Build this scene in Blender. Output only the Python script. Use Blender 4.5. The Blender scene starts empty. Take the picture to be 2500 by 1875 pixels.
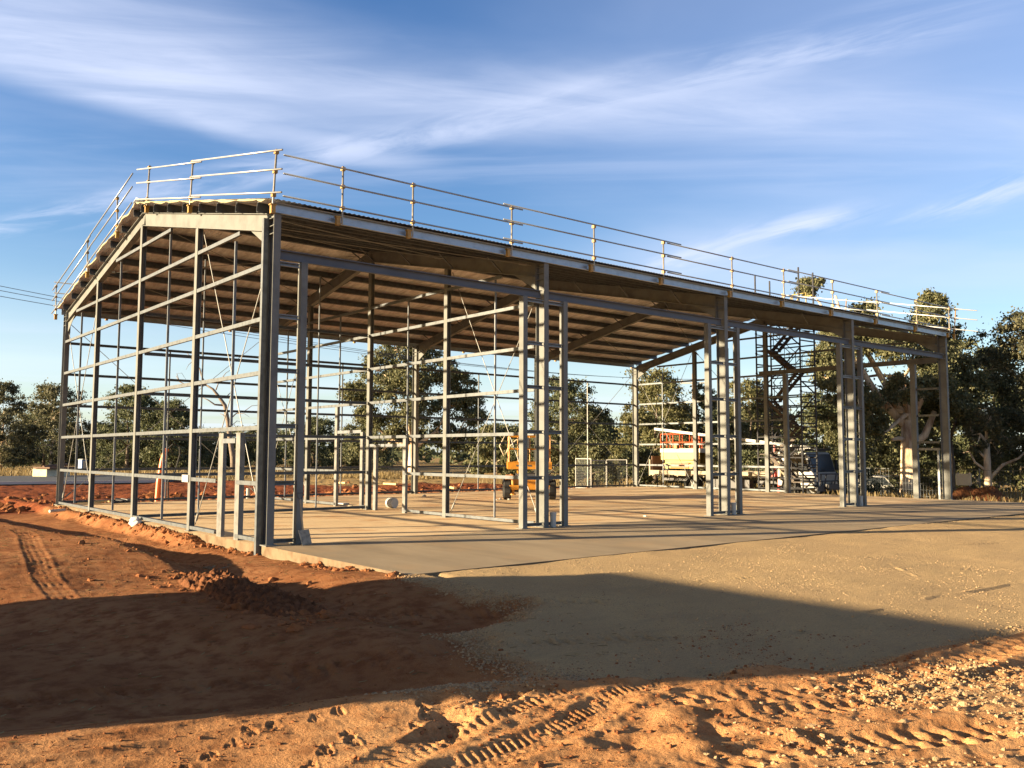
import bpy, math, random
import numpy as np
from mathutils import Vector, Matrix
random.seed(7); RNG = np.random.default_rng(11)
S = bpy.context.scene; COL = S.collection
R = math.radians

# ------------------------------------------------------------------ camera, sky, sun, exposure
W, B, H, HR = 17.35, 7.31, 6.6, 8.45          # shed width, bay, eave height, ridge height
L = 4*B
cd = bpy.data.cameras.new('camera'); cam = bpy.data.objects.new('camera', cd); COL.objects.link(cam)
cd.sensor_width = 36; cd.lens = 31.098; cd.clip_end = 6000; cd.clip_start = 0.05
FW = Vector((0.6324, 0.7707, 0.0778)); RT = Vector((0.7729, -0.6345, 0.0030)); UP = Vector((-0.0517, -0.0582, 0.9970))
cam.matrix_world = Matrix(((RT.x, UP.x, -FW.x, -7.354), (RT.y, UP.y, -FW.y, -16.491), (RT.z, UP.z, -FW.z, 1.828), (0, 0, 0, 1)))
S.camera = cam
S.view_settings.view_transform = 'Standard'; S.view_settings.look = 'None'
S.view_settings.exposure = 2.0; S.view_settings.gamma = 1.0
SUN_EL, SUN_AZ = 10.5, 24.0
sl = bpy.data.lights.new('sun', 'SUN'); so = bpy.data.objects.new('sun', sl); COL.objects.link(so)
sl.energy = 5.0; sl.angle = R(0.55); sl.color = (1.0, 0.79, 0.50)
sd = Vector((-math.cos(R(SUN_AZ))*math.cos(R(SUN_EL)), math.sin(R(SUN_AZ))*math.cos(R(SUN_EL)), math.sin(R(SUN_EL))))
so.rotation_euler = (-sd).to_track_quat('-Z', 'Y').to_euler(); so.location = (-30, 15, 30)

def build_world():
    w = bpy.data.worlds.new('World'); S.world = w; w.use_nodes = True
    nt = w.node_tree; nt.nodes.clear(); N = nt.nodes.new; K = nt.links.new
    out = N('ShaderNodeOutputWorld'); bg = N('ShaderNodeBackground'); bg.inputs['Strength'].default_value = 0.05
    sky = N('ShaderNodeTexSky'); sky.sky_type = 'NISHITA'; sky.sun_disc = False
    sky.sun_elevation = R(SUN_EL); sky.sun_rotation = math.atan2(sd.x, sd.y); sky.air_density = 1.0; sky.dust_density = 0.6; sky.ozone_density = 2.2
    tc = N('ShaderNodeTexCoord'); sep = N('ShaderNodeSeparateXYZ'); K(tc.outputs['Generated'], sep.inputs[0])
    def m(op, a, b=None, c=None):
        n = N('ShaderNodeMath'); n.operation = op
        for i, v in enumerate((a, b, c)):
            if v is None: continue
            if isinstance(v, (int, float)): n.inputs[i].default_value = v
            else: K(v, n.inputs[i])
        return n.outputs[0]
    z = m('MAXIMUM', sep.outputs[2], 0.02)
    px = m('DIVIDE', sep.outputs[0], z); py = m('DIVIDE', sep.outputs[1], z)
    def noise(u, v, su, sv, off, detail=6, rough=0.55, dist=0.0):
        c = N('ShaderNodeCombineXYZ'); K(m('MULTIPLY', u, su), c.inputs[0]); K(m('MULTIPLY', v, sv), c.inputs[1]); c.inputs[2].default_value = off
        t = N('ShaderNodeTexNoise'); t.inputs['Scale'].default_value = 1.0; t.inputs['Detail'].default_value = detail; t.inputs['Roughness'].default_value = rough
        t.inputs['Distortion'].default_value = dist; K(c.outputs[0], t.inputs['Vector']); return t.outputs[0]
    def ramp(x, lo, hi, tlo=0.0, thi=1.0):
        n = N('ShaderNodeMapRange'); n.interpolation_type = 'SMOOTHSTEP'; K(x, n.inputs[0])
        for i, v in enumerate((lo, hi, tlo, thi)): n.inputs[i+1].default_value = v
        return n.outputs[0]
    # streak axes on the cloud deck: u along the long streak, v across it
    def axes(ang):
        c, s_ = math.cos(R(ang)), math.sin(R(ang))
        return m('ADD', m('MULTIPLY', px, c), m('MULTIPLY', py, s_)), m('ADD', m('MULTIPLY', px, -s_), m('MULTIPLY', py, c))
    def band(ang, u0, v0, wv, curve=0.0, wob=0.25, off=0.0):
        u, v = axes(ang)
        n = noise(u, v, 0.9, 0.9, 3.1+off, 3)
        d = m('SUBTRACT', v, m('ADD', v0, m('MULTIPLY', m('SUBTRACT', u, u0), curve)))
        d = m('ADD', d, m('MULTIPLY', m('SUBTRACT', n, 0.5), wob))
        return u, v, m('DIVIDE', d, wv)
    # main streak through (0.4,2.6) (0.9,2.4) (1.45,2.0) (2.0,1.6) (3.1,1.1)
    u, v, d = band(-32, 0.0, 2.43, 0.30, 0.0, 0.28)
    core = ramp(m('ABSOLUTE', d), 1.5, 0.0)
    fib = noise(u, v, 0.9, 2.6, 0.0, 10, 0.60, 0.6)
    c1 = m('MULTIPLY', m('MULTIPLY', core, m('ADD', 0.16, m('MULTIPLY', ramp(fib, 0.25, 0.75), 0.50))), m('MULTIPLY', ramp(u, -0.7, 0.2), ramp(u, 2.8, 0.8, 0.35, 1.0)))
    # broad soft sheet filling the upper left, with a firm lower edge
    n0 = noise(px, py, 1.6, 1.6, 2.0, 4, 0.55, 0.3); pj = m('ADD', py, m('MULTIPLY', m('SUBTRACT', n0, 0.5), 0.22))
    fs = noise(u, v, 1.0, 3.4, 7.0, 10, 0.62, 0.7)
    c0 = m('MULTIPLY', m('MULTIPLY', ramp(pj, 2.80, 2.58), ramp(pj, 1.65, 2.35)), m('ADD', 0.40, m('MULTIPLY', ramp(fs, 0.28, 0.72), 0.42)))
    c0 = m('MULTIPLY', c0, ramp(px, 1.65, 0.65))
    lip = m('MULTIPLY', m('MULTIPLY', ramp(m('ABSOLUTE', m('SUBTRACT', pj, 2.56)), 0.20, 0.0), m('MULTIPLY', ramp(px, 1.95, 1.3), ramp(px, 0.5, 0.9))), 0.42)
    c0 = m('MAXIMUM', c0, lip)
    # upper wisps
    u2, v2, d2 = band(-12, 0.0, 2.16, 0.28, 0.0, 0.30, 4.0)
    c2 = m('MULTIPLY', ramp(m('ABSOLUTE', d2), 1.2, 0.0), ramp(noise(u2, v2, 0.8, 3.0, 9.0, 5, 0.55, 0.5), 0.36, 0.72, 0.0, 0.5))
    c2 = m('MULTIPLY', c2, ramp(u2, 1.9, 0.6))
    # lower spread under the streak, toward the middle
    u3, v3, d3 = band(-40, 0.0, 3.05, 0.62, 0.0, 0.5, 8.0)
    c3 = m('MULTIPLY', ramp(m('ABSOLUTE', d3), 1.1, 0.0), ramp(noise(u3, v3, 0.7, 3.2, 14.0, 6, 0.55, 0.5), 0.40, 0.75, 0.0, 0.20))
    # small bright streak low on the right and two at the right edge
    u4, v4, d4 = band(72, 0.0, -2.55, 0.24, 0.0, 0.35, 12.0)
    c4 = m('MULTIPLY', ramp(m('ABSOLUTE', d4), 1.2, 0.0), ramp(noise(u4, v4, 1.3, 4.0, 20.0, 7, 0.6, 0.5), 0.34, 0.66, 0.0, 0.85))
    c4 = m('MULTIPLY', c4, m('MULTIPLY', ramp(u4, 2.6, 3.1), ramp(u4, 5.2, 4.0)))
    u5, v5, d5 = band(62, 0.0, -2.45, 0.20, 0.0, 0.3, 16.0)
    c5 = m('MULTIPLY', ramp(m('ABSOLUTE', d5), 1.2, 0.0), ramp(noise(u5, v5, 1.6, 4.0, 24.0, 7, 0.6, 0.5), 0.40, 0.70, 0.0, 0.7))
    c5 = m('MULTIPLY', c5, m('MULTIPLY', ramp(u5, 2.3, 2.6), ramp(u5, 3.5, 3.1)))
    u6, v6, d6 = band(-70, 0.0, 2.2, 0.17, 0.0, 0.2, 19.0)
    c6 = m('MULTIPLY', ramp(m('ABSOLUTE', d6), 1.2, 0.0), ramp(noise(u6, v6, 1.6, 5.0, 31.0, 7, 0.6, 0.5), 0.36, 0.66, 0.0, 0.55))
    c6 = m('MULTIPLY', c6, ramp(u6, 0.1, -0.3))
    # thin veil everywhere and pale haze streaks near the horizon
    uv, vv = axes(-25)
    veil = m('MULTIPLY', ramp(noise(uv, vv, 0.35, 0.6, 40.0, 6, 0.55, 0.4), 0.42, 0.80), 0.24)
    low = m('MULTIPLY', ramp(sep.outputs[2], 0.24, 0.03), ramp(noise(uv, vv, 0.10, 0.16, 47.0, 5, 0.5, 0.2), 0.34, 0.70, 0.35, 0.75))
    right = m('MULTIPLY', ramp(m('SUBTRACT', px, m('MULTIPLY', py, 0.9)), -0.6, 1.3), m('MULTIPLY', ramp(noise(px, py, 0.5, 0.5, 60.0, 5, 0.5, 0.3), 0.28, 0.72, 0.14, 0.46), ramp(sep.outputs[2], 0.10, 0.22)))
    tot = m('SUBTRACT', m('ADD', c0, c1), m('MULTIPLY', c0, c1))
    for c in (c2, c3, c4, c5, c6, veil, right):
        tot = m('SUBTRACT', m('ADD', tot, c), m('MULTIPLY', tot, c))     # screen
    tot = m('MINIMUM', tot, 0.93)
    hs = N('ShaderNodeHueSaturation'); hs.inputs['Saturation'].default_value = 1.24; hs.inputs['Hue'].default_value = 0.515; hs.inputs['Value'].default_value = SKYV; K(sky.outputs[0], hs.inputs['Color'])
    mx = N('ShaderNodeMix'); mx.data_type = 'RGBA'; K(tot, mx.inputs[0]); K(hs.outputs[0], mx.inputs[6]); mx.inputs[7].default_value = CLOUD
    mh = N('ShaderNodeMix'); mh.data_type = 'RGBA'; K(low, mh.inputs[0]); K(mx.outputs[2], mh.inputs[6]); mh.inputs[7].default_value = (4.6, 5.2, 6.0, 1)
    # darker zenith, and the warm glow of the low sun on its own side of the sky
    sun_side = ramp(m('ADD', m('MULTIPLY', sep.outputs[0], sd.x/math.cos(R(SUN_EL))), m('MULTIPLY', sep.outputs[1], sd.y/math.cos(R(SUN_EL)))), 0.32, 0.95)
    tw = N('ShaderNodeMix'); tw.data_type = 'RGBA'; K(sun_side, tw.inputs[0]); tw.inputs[6].default_value = (1, 1, 1, 1); tw.inputs[7].default_value = (1.15, 0.85, 0.50, 1)
    mu = N('ShaderNodeMix'); mu.data_type = 'RGBA'; mu.blend_type = 'MULTIPLY'; mu.inputs[0].default_value = 1.0; K(mh.outputs[2], mu.inputs[6]); K(tw.outputs[2], mu.inputs[7])
    zf = ramp(sep.outputs[2], 0.42, 0.85, 1.0, 0.30); vm = N('ShaderNodeVectorMath'); vm.operation = 'SCALE'; K(mu.outputs[2], vm.inputs[0]); K(zf, vm.inputs['Scale'])
    K(vm.outputs[0], bg.inputs[0]); K(bg.outputs[0], out.inputs[0])
SKYV = 1.24; CLOUD = (4.3, 4.7, 5.9, 1)
build_world()

# ------------------------------------------------------------------ materials
MATS = {}
def stain(m, col, sc, lo, hi, amt, stretch=(1, 1, 1)):
    nt = m.node_tree; b = nt.nodes['Principled BSDF']; N = nt.nodes.new; K = nt.links.new; src = b.inputs['Base Color'].links[0].from_socket
    tc = N('ShaderNodeTexCoord'); mp = N('ShaderNodeMapping'); mp.inputs['Scale'].default_value = stretch; K(tc.outputs['Object'], mp.inputs[0]); t = N('ShaderNodeTexNoise'); t.inputs['Scale'].default_value = sc; t.inputs['Detail'].default_value = 9; t.inputs['Roughness'].default_value = 0.65; K(mp.outputs[0], t.inputs['Vector'])
    mr = N('ShaderNodeMapRange'); K(t.outputs[0], mr.inputs[0])
    for i, v in enumerate((lo, hi, 0.0, amt)): mr.inputs[i+1].default_value = v
    mx = N('ShaderNodeMix'); mx.data_type = 'RGBA'; K(mr.outputs[0], mx.inputs[0]); K(src, mx.inputs[6]); mx.inputs[7].default_value = (*col, 1); K(mx.outputs[2], b.inputs['Base Color'])
def mat(name, color, rough=0.6, metal=0.0, var=0.0, vscale=3.0, bump=0.0, bscale=20.0, color2=None, c2lo=0.45, c2hi=0.65, spec=0.5, tstretch=None, detail=5):
    m = bpy.data.materials.new(name); m.use_nodes = True; nt = m.node_tree; b = nt.nodes['Principled BSDF']
    b.inputs['Roughness'].default_value = rough; b.inputs['Metallic'].default_value = metal
    b.inputs['Specular IOR Level'].default_value = spec
    c = (*color, 1)
    b.inputs['Base Color'].default_value = c
    N = nt.nodes.new; K = nt.links.new
    if var or color2 or bump:
        tc = N('ShaderNodeTexCoord'); mp = N('ShaderNodeMapping'); K(tc.outputs['Object'], mp.inputs[0])
        if tstretch: mp.inputs['Scale'].default_value = tstretch
    if var or color2:
        t = N('ShaderNodeTexNoise'); t.inputs['Scale'].default_value = vscale; t.inputs['Detail'].default_value = detail; t.inputs['Roughness'].default_value = 0.6; K(mp.outputs[0], t.inputs['Vector'])
        mr = N('ShaderNodeMapRange'); mr.inputs[1].default_value = c2lo; mr.inputs[2].default_value = c2hi; K(t.outputs[0], mr.inputs[0])
        mx = N('ShaderNodeMix'); mx.data_type = 'RGBA'; K(mr.outputs[0], mx.inputs[0])
        k2 = color2 if color2 else tuple(x*(1-var) for x in color)
        mx.inputs[6].default_value = c; mx.inputs[7].default_value = (*k2, 1); K(mx.outputs[2], b.inputs['Base Color'])
    if bump:
        t = N('ShaderNodeTexNoise'); t.inputs['Scale'].default_value = bscale; t.inputs['Detail'].default_value = 5; K(mp.outputs[0], t.inputs['Vector'])
        bp = N('ShaderNodeBump'); bp.inputs['Strength'].default_value = bump; bp.inputs['Distance'].default_value = 0.05; K(t.outputs[0], bp.inputs['Height']); K(bp.outputs[0], b.inputs['Normal'])
    MATS[name] = m; return m
PRIMER = mat('primer_steel', (0.15, 0.155, 0.15), 0.6, 0, 0.22, 2.5, spec=0.2)
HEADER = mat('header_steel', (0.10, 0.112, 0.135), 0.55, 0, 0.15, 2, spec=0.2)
GALV = mat('galvanised_steel', (0.10, 0.112, 0.124), 0.5, 0.35, 0.35, 7)
GALVL = mat('bright_galvanised', (0.145, 0.16, 0.18), 0.45, 0.3, 0.25, 6)
DARKST = mat('dark_steel', (0.10, 0.10, 0.10), 0.6)
FOIL = mat('foil_blanket', (0.78, 0.75, 0.75), 0.36, 0.55, 0, 2.2, 1.0, 9, color2=(0.48, 0.44, 0.43), c2lo=0.40, c2hi=0.68, tstretch=(2.5, 0.6, 1))
CREAM = mat('insulation_cream', (0.34, 0.29, 0.18), 0.9, 0, 0.2, 6, 0.4, 30)
SHEET = mat('zinc_sheet', (0.50, 0.52, 0.54), 0.4, 0.6)
YELLOW = mat('yellow_clamp', (0.36, 0.20, 0.03), 0.5, 0, 0.3, 9)
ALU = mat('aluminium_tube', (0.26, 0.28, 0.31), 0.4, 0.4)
ALUB = mat('sun_glint_tube', (0.62, 0.62, 0.61), 0.35, 0.2)  # aluminium tube with the sun's glint put in as a whiter colour
POSTG = mat('zinc_post', (0.30, 0.27, 0.22), 0.45, 0.4, 0.3, 8)
CONC = mat('concrete', (0.72, 0.545, 0.335), 0.85, 0, 0, 0.35, 0.12, 30, spec=0.08, color2=(0.60, 0.44, 0.265), c2lo=0.35, c2hi=0.7, tstretch=(1, 2.2, 1), detail=8)
APRON = mat('apron_concrete', (0.37, 0.29, 0.195), 0.85, 0, 0, 0.5, 0.14, 40, spec=0.08, color2=(0.28, 0.22, 0.15), c2lo=0.4, c2hi=0.66, tstretch=(2.0, 0.5, 1), detail=9)
stain(CONC, (0.46, 0.24, 0.11), 0.7, 0.50, 0.66, 0.7); stain(CONC, (0.40, 0.30, 0.19), 3.0, 0.55, 0.75, 0.5, (0.3, 1.5, 1)); stain(APRON, (0.44, 0.29, 0.16), 0.45, 0.52, 0.72, 0.6); stain(APRON, (0.20, 0.165, 0.12), 1.6, 0.56, 0.74, 0.5, (1.5, 0.3, 1))
SIDE = mat('darkened_soiled_concrete', (0.19, 0.145, 0.095), 0.9, 0, 0, 3, 0.2, 30, color2=(0.12, 0.075, 0.045), c2lo=0.42, c2hi=0.68, spec=0.08)  # soiled concrete, colour darkened to hold down the sun on vertical slab faces
ASPH = mat('asphalt', (0.05, 0.055, 0.065), 0.75, 0, 0.3, 1)
KERB = mat('kerb_concrete', (0.5, 0.48, 0.45), 0.8)
BOOMY = mat('lift_yellow', (0.52, 0.22, 0.018), 0.45, 0, 0.2, 4)
LEMON = mat('lift_pale_yellow', (0.42, 0.30, 0.085), 0.5, 0, 0.15, 4)
ORANGE = mat('rail_orange', (0.45, 0.075, 0.02), 0.5)
RED = mat('crane_red', (0.45, 0.03, 0.02), 0.4)
WHITE = mat('white_paint', (0.36, 0.355, 0.335), 0.45, 0, 0.12, 3)
BUFF = mat('deck_buff', (0.32, 0.265, 0.185), 0.7, 0, 0.3, 5)
BLACK = mat('rubber_black', (0.02, 0.02, 0.02), 0.8)
DGREY = mat('dark_grey_plastic', (0.06, 0.06, 0.065), 0.55)
GLASS = mat('window_glass', (0.02, 0.025, 0.03), 0.15, 0, spec=0.25)
RUST = mat('rusty_plate', (0.16, 0.085, 0.05), 0.8, 0, 0.4, 5)
SCAF = mat('scaffold_tube', (0.045, 0.045, 0.05), 0.55, 0.3, 0.4, 6)
TREAD = mat('scaffold_tread', (0.085, 0.065, 0.05), 0.7, 0.1, 0.3, 6)
BLUE = mat('blue_plastic', (0.05, 0.16, 0.42), 0.5)
PIPEO = mat('orange_conduit', (0.85, 0.17, 0.03), 0.5)
PVC = mat('white_pvc', (0.40, 0.40, 0.385), 0.4)
TIMBER = mat('pine_timber', (0.62, 0.44, 0.20), 0.8, 0, 0.3, 4)
POLEW = mat('pole_timber', (0.22, 0.17, 0.13), 0.9, 0, 0.3, 4)
STONEB = mat('limestone', (0.62, 0.56, 0.40), 0.9, 0, 0.2, 3)
PLASTIC = mat('clear_plastic_film', (0.75, 0.75, 0.73), 0.25, 0, 0.1, 20, 0.6, 30)
CLOD = mat('red_clods', (0.27, 0.11, 0.048), 0.95, 0, 0.45, 6, 0.5, 25, spec=0.05)
MOIST = mat('moist_dug_soil', (0.165, 0.07, 0.034), 0.95, 0, 0.45, 7, 0.6, 22, spec=0.05)
CRUSH = mat('crushed_rock', (0.39, 0.262, 0.14), 0.9, 0, 0.45, 18, 0.3, 60)
SHEDM = mat('shed_cladding', (0.45, 0.45, 0.42), 0.5)
BARKW = mat('gum_bark_pale', (0.62, 0.49, 0.35), 0.85, 0, 0, 2.2, 0.5, 14, color2=(0.30, 0.17, 0.10), c2lo=0.48, c2hi=0.66, tstretch=(1, 1, 0.3))
BARKD = mat('gum_bark_dark', (0.16, 0.12, 0.09), 0.9, 0, 0.4, 5, 0.5, 14)
DEADW = mat('dead_wood', (0.22, 0.17, 0.13), 0.9, 0, 0.35, 4, 0.4, 12)

def leaf_mat(name, c1, c2, c3):
    m = bpy.data.materials.new(name); m.use_nodes = True; nt = m.node_tree; b = nt.nodes['Principled BSDF']; N = nt.nodes.new; K = nt.links.new
    g = N('ShaderNodeNewGeometry'); r = N('ShaderNodeValToRGB'); K(g.outputs['Random Per Island'], r.inputs[0])
    r.color_ramp.elements[0].color = (*c1, 1); r.color_ramp.elements[1].color = (*c3, 1)
    e = r.color_ramp.elements.new(0.55); e.color = (*c2, 1)
    K(r.outputs[0], b.inputs['Base Color']); b.inputs['Roughness'].default_value = 0.62; b.inputs['Specular IOR Level'].default_value = 0.35
    tr = N('ShaderNodeBsdfTranslucent'); K(r.outputs[0], tr.inputs[0]); ms = N('ShaderNodeMixShader'); ms.inputs[0].default_value = 0.36
    K(b.outputs[0], ms.inputs[1]); K(tr.outputs[0], ms.inputs[2]); K(ms.outputs[0], nt.nodes['Material Output'].inputs[0]); return m
LEAF_A = leaf_mat('leaf_olive', (0.080, 0.092, 0.046), (0.145, 0.150, 0.074), (0.23, 0.215, 0.11))
LEAF_B = leaf_mat('leaf_dark', (0.060, 0.076, 0.040), (0.105, 0.120, 0.060), (0.175, 0.178, 0.088))
LEAF_C = leaf_mat('leaf_greygreen', (0.062, 0.068, 0.039), (0.110, 0.110, 0.060), (0.19, 0.172, 0.097))
LEAF_D = leaf_mat('leaf_light', (0.090, 0.098, 0.042), (0.145, 0.142, 0.062), (0.22, 0.20, 0.095))
GRASSM = leaf_mat('grass_blades', (0.16, 0.115, 0.05), (0.24, 0.175, 0.075), (0.33, 0.245, 0.115))

# ------------------------------------------------------------------ mesh helpers
class MB:
    def __init__(s): s.v = []; s.f = []; s.m = []; s.mi = 0
    def add(s, vs, fs):
        o = len(s.v); s.v += [tuple(x) for x in vs]; s.f += [tuple(i+o for i in f) for f in fs]; s.m += [s.mi]*len(fs)
    def box(s, c, d, rz=0.0, mtx=None):
        cx, cy, cz = c; hx, hy, hz = d[0]/2, d[1]/2, d[2]/2
        vs = [Vector((x, y, z)) for z in (-hz, hz) for y in (-hy, hy) for x in (-hx, hx)]
        M = Matrix.Rotation(rz, 3, 'Z') if mtx is None else mtx
        vs = [M @ v + Vector(c) for v in vs]
        s.add(vs, [(0, 2, 3, 1), (4, 5, 7, 6), (0, 1, 5, 4), (2, 6, 7, 3), (0, 4, 6, 2), (1, 3, 7, 5)])
    def b2(s, lo, hi): s.box([(a+b)/2 for a, b in zip(lo, hi)], [b-a for a, b in zip(lo, hi)])
    def beam(s, p0, p1, prof, up=(0, 0, 1)):
        p0 = Vector(p0); p1 = Vector(p1); d = (p1-p0).normalized(); up = Vector(up)
        if abs(d.dot(up)) > 0.999: up = Vector((1, 0, 0))
        sd_ = d.cross(up).normalized(); u = sd_.cross(d).normalized(); n = len(prof)
        vs = [p0+sd_*a+u*b for a, b in prof]+[p1+sd_*a+u*b for a, b in prof]
        s.add(vs, [tuple(range(n-1, -1, -1)), tuple(range(n, 2*n))]+[(i, (i+1) % n, n+(i+1) % n, n+i) for i in range(n)])
    def tube(s, p0, p1, r0, r1=None, n=8):
        r1 = r0 if r1 is None else r1
        s.path([p0, p1], [r0, r1], n)
    def path(s, pts, rad, n=8):
        pts = [Vector(p) for p in pts]; rings = []
        for i, p in enumerate(pts):
            d = (pts[min(i+1, len(pts)-1)]-pts[max(i-1, 0)]).normalized()
            a = d.orthogonal().normalized() if i == 0 else None
            if i == 0: ref = a
            a = (ref-d*ref.dot(d)).normalized(); ref = a; b = d.cross(a)
            rings.append([p+(a*math.cos(2*math.pi*k/n)+b*math.sin(2*math.pi*k/n))*rad[i] for k in range(n)])
        o = []; fs = []
        for r in rings: o += r
        for i in range(len(pts)-1):
            for k in range(n): fs.append((i*n+k, i*n+(k+1) % n, (i+1)*n+(k+1) % n, (i+1)*n+k))
        fs.append(tuple(range(n-1, -1, -1))); e = (len(pts)-1)*n; fs.append(tuple(range(e, e+n)))
        s.add(o, fs)
    def prism(s, poly, axis, a, b):      # polygon in the two other axes, extruded along axis from a to b
        n = len(poly)
        def P(q, t):
            if axis == 'x': return (t, q[0], q[1])
            if axis == 'y': return (q[0], t, q[1])
            return (q[0], q[1], t)
        s.add([P(q, a) for q in poly]+[P(q, b) for q in poly], [tuple(range(n)), tuple(range(2*n-1, n-1, -1))]+[(i, n+i, n+(i+1) % n, (i+1) % n) for i in range(n)])
    def build(s, name, mats, parent=None, loc=None, smooth=False, bevel=0.0, fix=True):
        me = bpy.data.meshes.new(name); me.from_pydata(s.v, [], s.f)
        for m_ in (mats if isinstance(mats, (list, tuple)) else [mats]): me.materials.append(m_)
        if any(s.m): me.polygons.foreach_set('material_index', s.m)
        if fix:
            import bmesh
            bm = bmesh.new(); bm.from_mesh(me); bmesh.ops.recalc_face_normals(bm, faces=bm.faces); bm.to_mesh(me); bm.free()
        if smooth: me.shade_smooth()
        o = bpy.data.objects.new(name, me); COL.objects.link(o)
        if loc is not None: o.location = loc
        if parent is not None: o.parent = parent
        if bevel:
            bv = o.modifiers.new('bevel', 'BEVEL'); bv.width = bevel; bv.segments = 2; bv.limit_method = 'ANGLE'
        return o
def npmesh(name, verts, faces, mats, parent=None, smooth=False, mi=None):
    me = bpy.data.meshes.new(name); nv = len(verts); nf, k = faces.shape
    me.vertices.add(nv); me.vertices.foreach_set('co', np.ascontiguousarray(verts, dtype=np.float32).ravel())
    me.loops.add(nf*k); me.loops.foreach_set('vertex_index', np.ascontiguousarray(faces, dtype=np.int32).ravel())
    me.polygons.add(nf); me.polygons.foreach_set('loop_start', np.arange(0, nf*k, k, dtype=np.int32)); me.polygons.foreach_set('loop_total', np.full(nf, k, dtype=np.int32))
    for m_ in (mats if isinstance(mats, (list, tuple)) else [mats]): me.materials.append(m_)
    if mi is not None: me.polygons.foreach_set('material_index', np.asarray(mi, dtype=np.int32))
    me.polygons.foreach_set('use_smooth', np.full(nf, bool(smooth)))
    me.update(calc_edges=True)
    o = bpy.data.objects.new(name, me); COL.objects.link(o)
    if parent is not None: o.parent = parent
    return o
def tag(o, label=None, cat=None, group=None, kind=None):
    if label: o['label'] = label
    if cat: o['category'] = cat
    if group: o['group'] = group
    if kind: o['kind'] = kind
    return o
def thing(name, label, cat, loc=(0, 0, 0), rz=0.0, group=None):
    o = bpy.data.objects.new(name, None); COL.objects.link(o); o.location = loc; o.rotation_euler = (0, 0, rz); o.empty_display_size = 0.3
    return tag(o, label, cat, group)
def Iprof(w, h, t=0.014, tw=0.010):
    a, b = w/2, h/2
    return [(-a, -b), (a, -b), (a, -b+t), (tw/2, -b+t), (tw/2, b-t), (a, b-t), (a, b), (-a, b), (-a, b-t), (-tw/2, b-t), (-tw/2, -b+t), (-a, -b+t)]
def Cprof(w, h, t=0.006):                 # open on +a side
    a, b = w/2, h/2
    return [(-a, -b), (a, -b), (a, -b+0.02), (a-t, -b+0.02), (a-t, -b+t), (-a+t, -b+t), (-a+t, b-t), (a-t, b-t), (a-t, b-0.02), (a, b-0.02), (a, b), (-a, b)]
def Rprof(w, h): return [(-w/2, -h/2), (w/2, -h/2), (w/2, h/2), (-w/2, h/2)]

# ------------------------------------------------------------------ value noise
def _hash(ix, iy, seed):
    n = (ix.astype(np.int64)*374761393+iy.astype(np.int64)*668265263+seed*974711) & 0x7fffffff
    n = (n ^ (n >> 13))*1274126177 & 0x7fffffff
    return ((n ^ (n >> 16)) & 0xffff)/65535.0
def vnoise(x, y, seed=0):
    ix = np.floor(x); iy = np.floor(y); fx = x-ix; fy = y-iy
    fx = fx*fx*fx*(fx*(fx*6-15)+10); fy = fy*fy*fy*(fy*(fy*6-15)+10); ix = ix.astype(np.int64); iy = iy.astype(np.int64)
    a = _hash(ix, iy, seed); b = _hash(ix+1, iy, seed); c = _hash(ix, iy+1, seed); d = _hash(ix+1, iy+1, seed)
    return (a+(b-a)*fx)*(1-fy)+(c+(d-c)*fx)*fy
def fbm(x, y, oct=4, seed=0, gain=0.5):
    s = 0; a = 1; t = 0
    for i in range(oct):
        c, sn = math.cos(0.6*i), math.sin(0.6*i)
        s = s+a*(vnoise((x*c-y*sn)*2**i+17.3*i, (x*sn+y*c)*2**i-9.1*i, seed+i)-0.5); t += a; a *= gain
    return s/t*2
def sstep(a, b, x): t = np.clip((x-a)/(b-a), 0, 1); return t*t*(3-2*t)

# ------------------------------------------------------------------ ground
GRAV = np.array([(0.0, -5.12), (-0.2, -5.5), (0.05, -6.0), (-0.1, -6.6), (0.15, -7.7), (-0.7, -8.35), (-1.73, -8.6), (-1.6, -9.0), (-2.05, -9.45), (-2.15, -10.4), (-2.0, -10.95),
                 (-2.3, -11.35), (-1.5, -11.85), (-0.9, -11.8), (-0.45, -12.25), (0.4, -12.3), (1.45, -12.4), (2.4, -12.42), (3.6, -12.4), (7.0, -12.7), (14.0, -13.4), (24.0, -14.5), (34.0, -15.5), (34.0, -5.12)])
def poly_sd(x, y, P):                      # signed distance, positive inside
    d = np.full(x.shape, 1e9); ins = np.zeros(x.shape, bool); n = len(P)
    for i in range(n):
        ax, ay = P[i]; bx, by = P[(i+1) % n]; ex, ey = bx-ax, by-ay
        t = np.clip(((x-ax)*ex+(y-ay)*ey)/(ex*ex+ey*ey), 0, 1)
        d = np.minimum(d, np.hypot(x-ax-t*ex, y-ay-t*ey))
        c = ((ay > y) != (by > y)); ins ^= c & (x < (bx-ax)*(y-ay)/((by-ay) if by != ay else 1e-9)+ax)
    return np.where(ins, d, -d)
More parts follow.
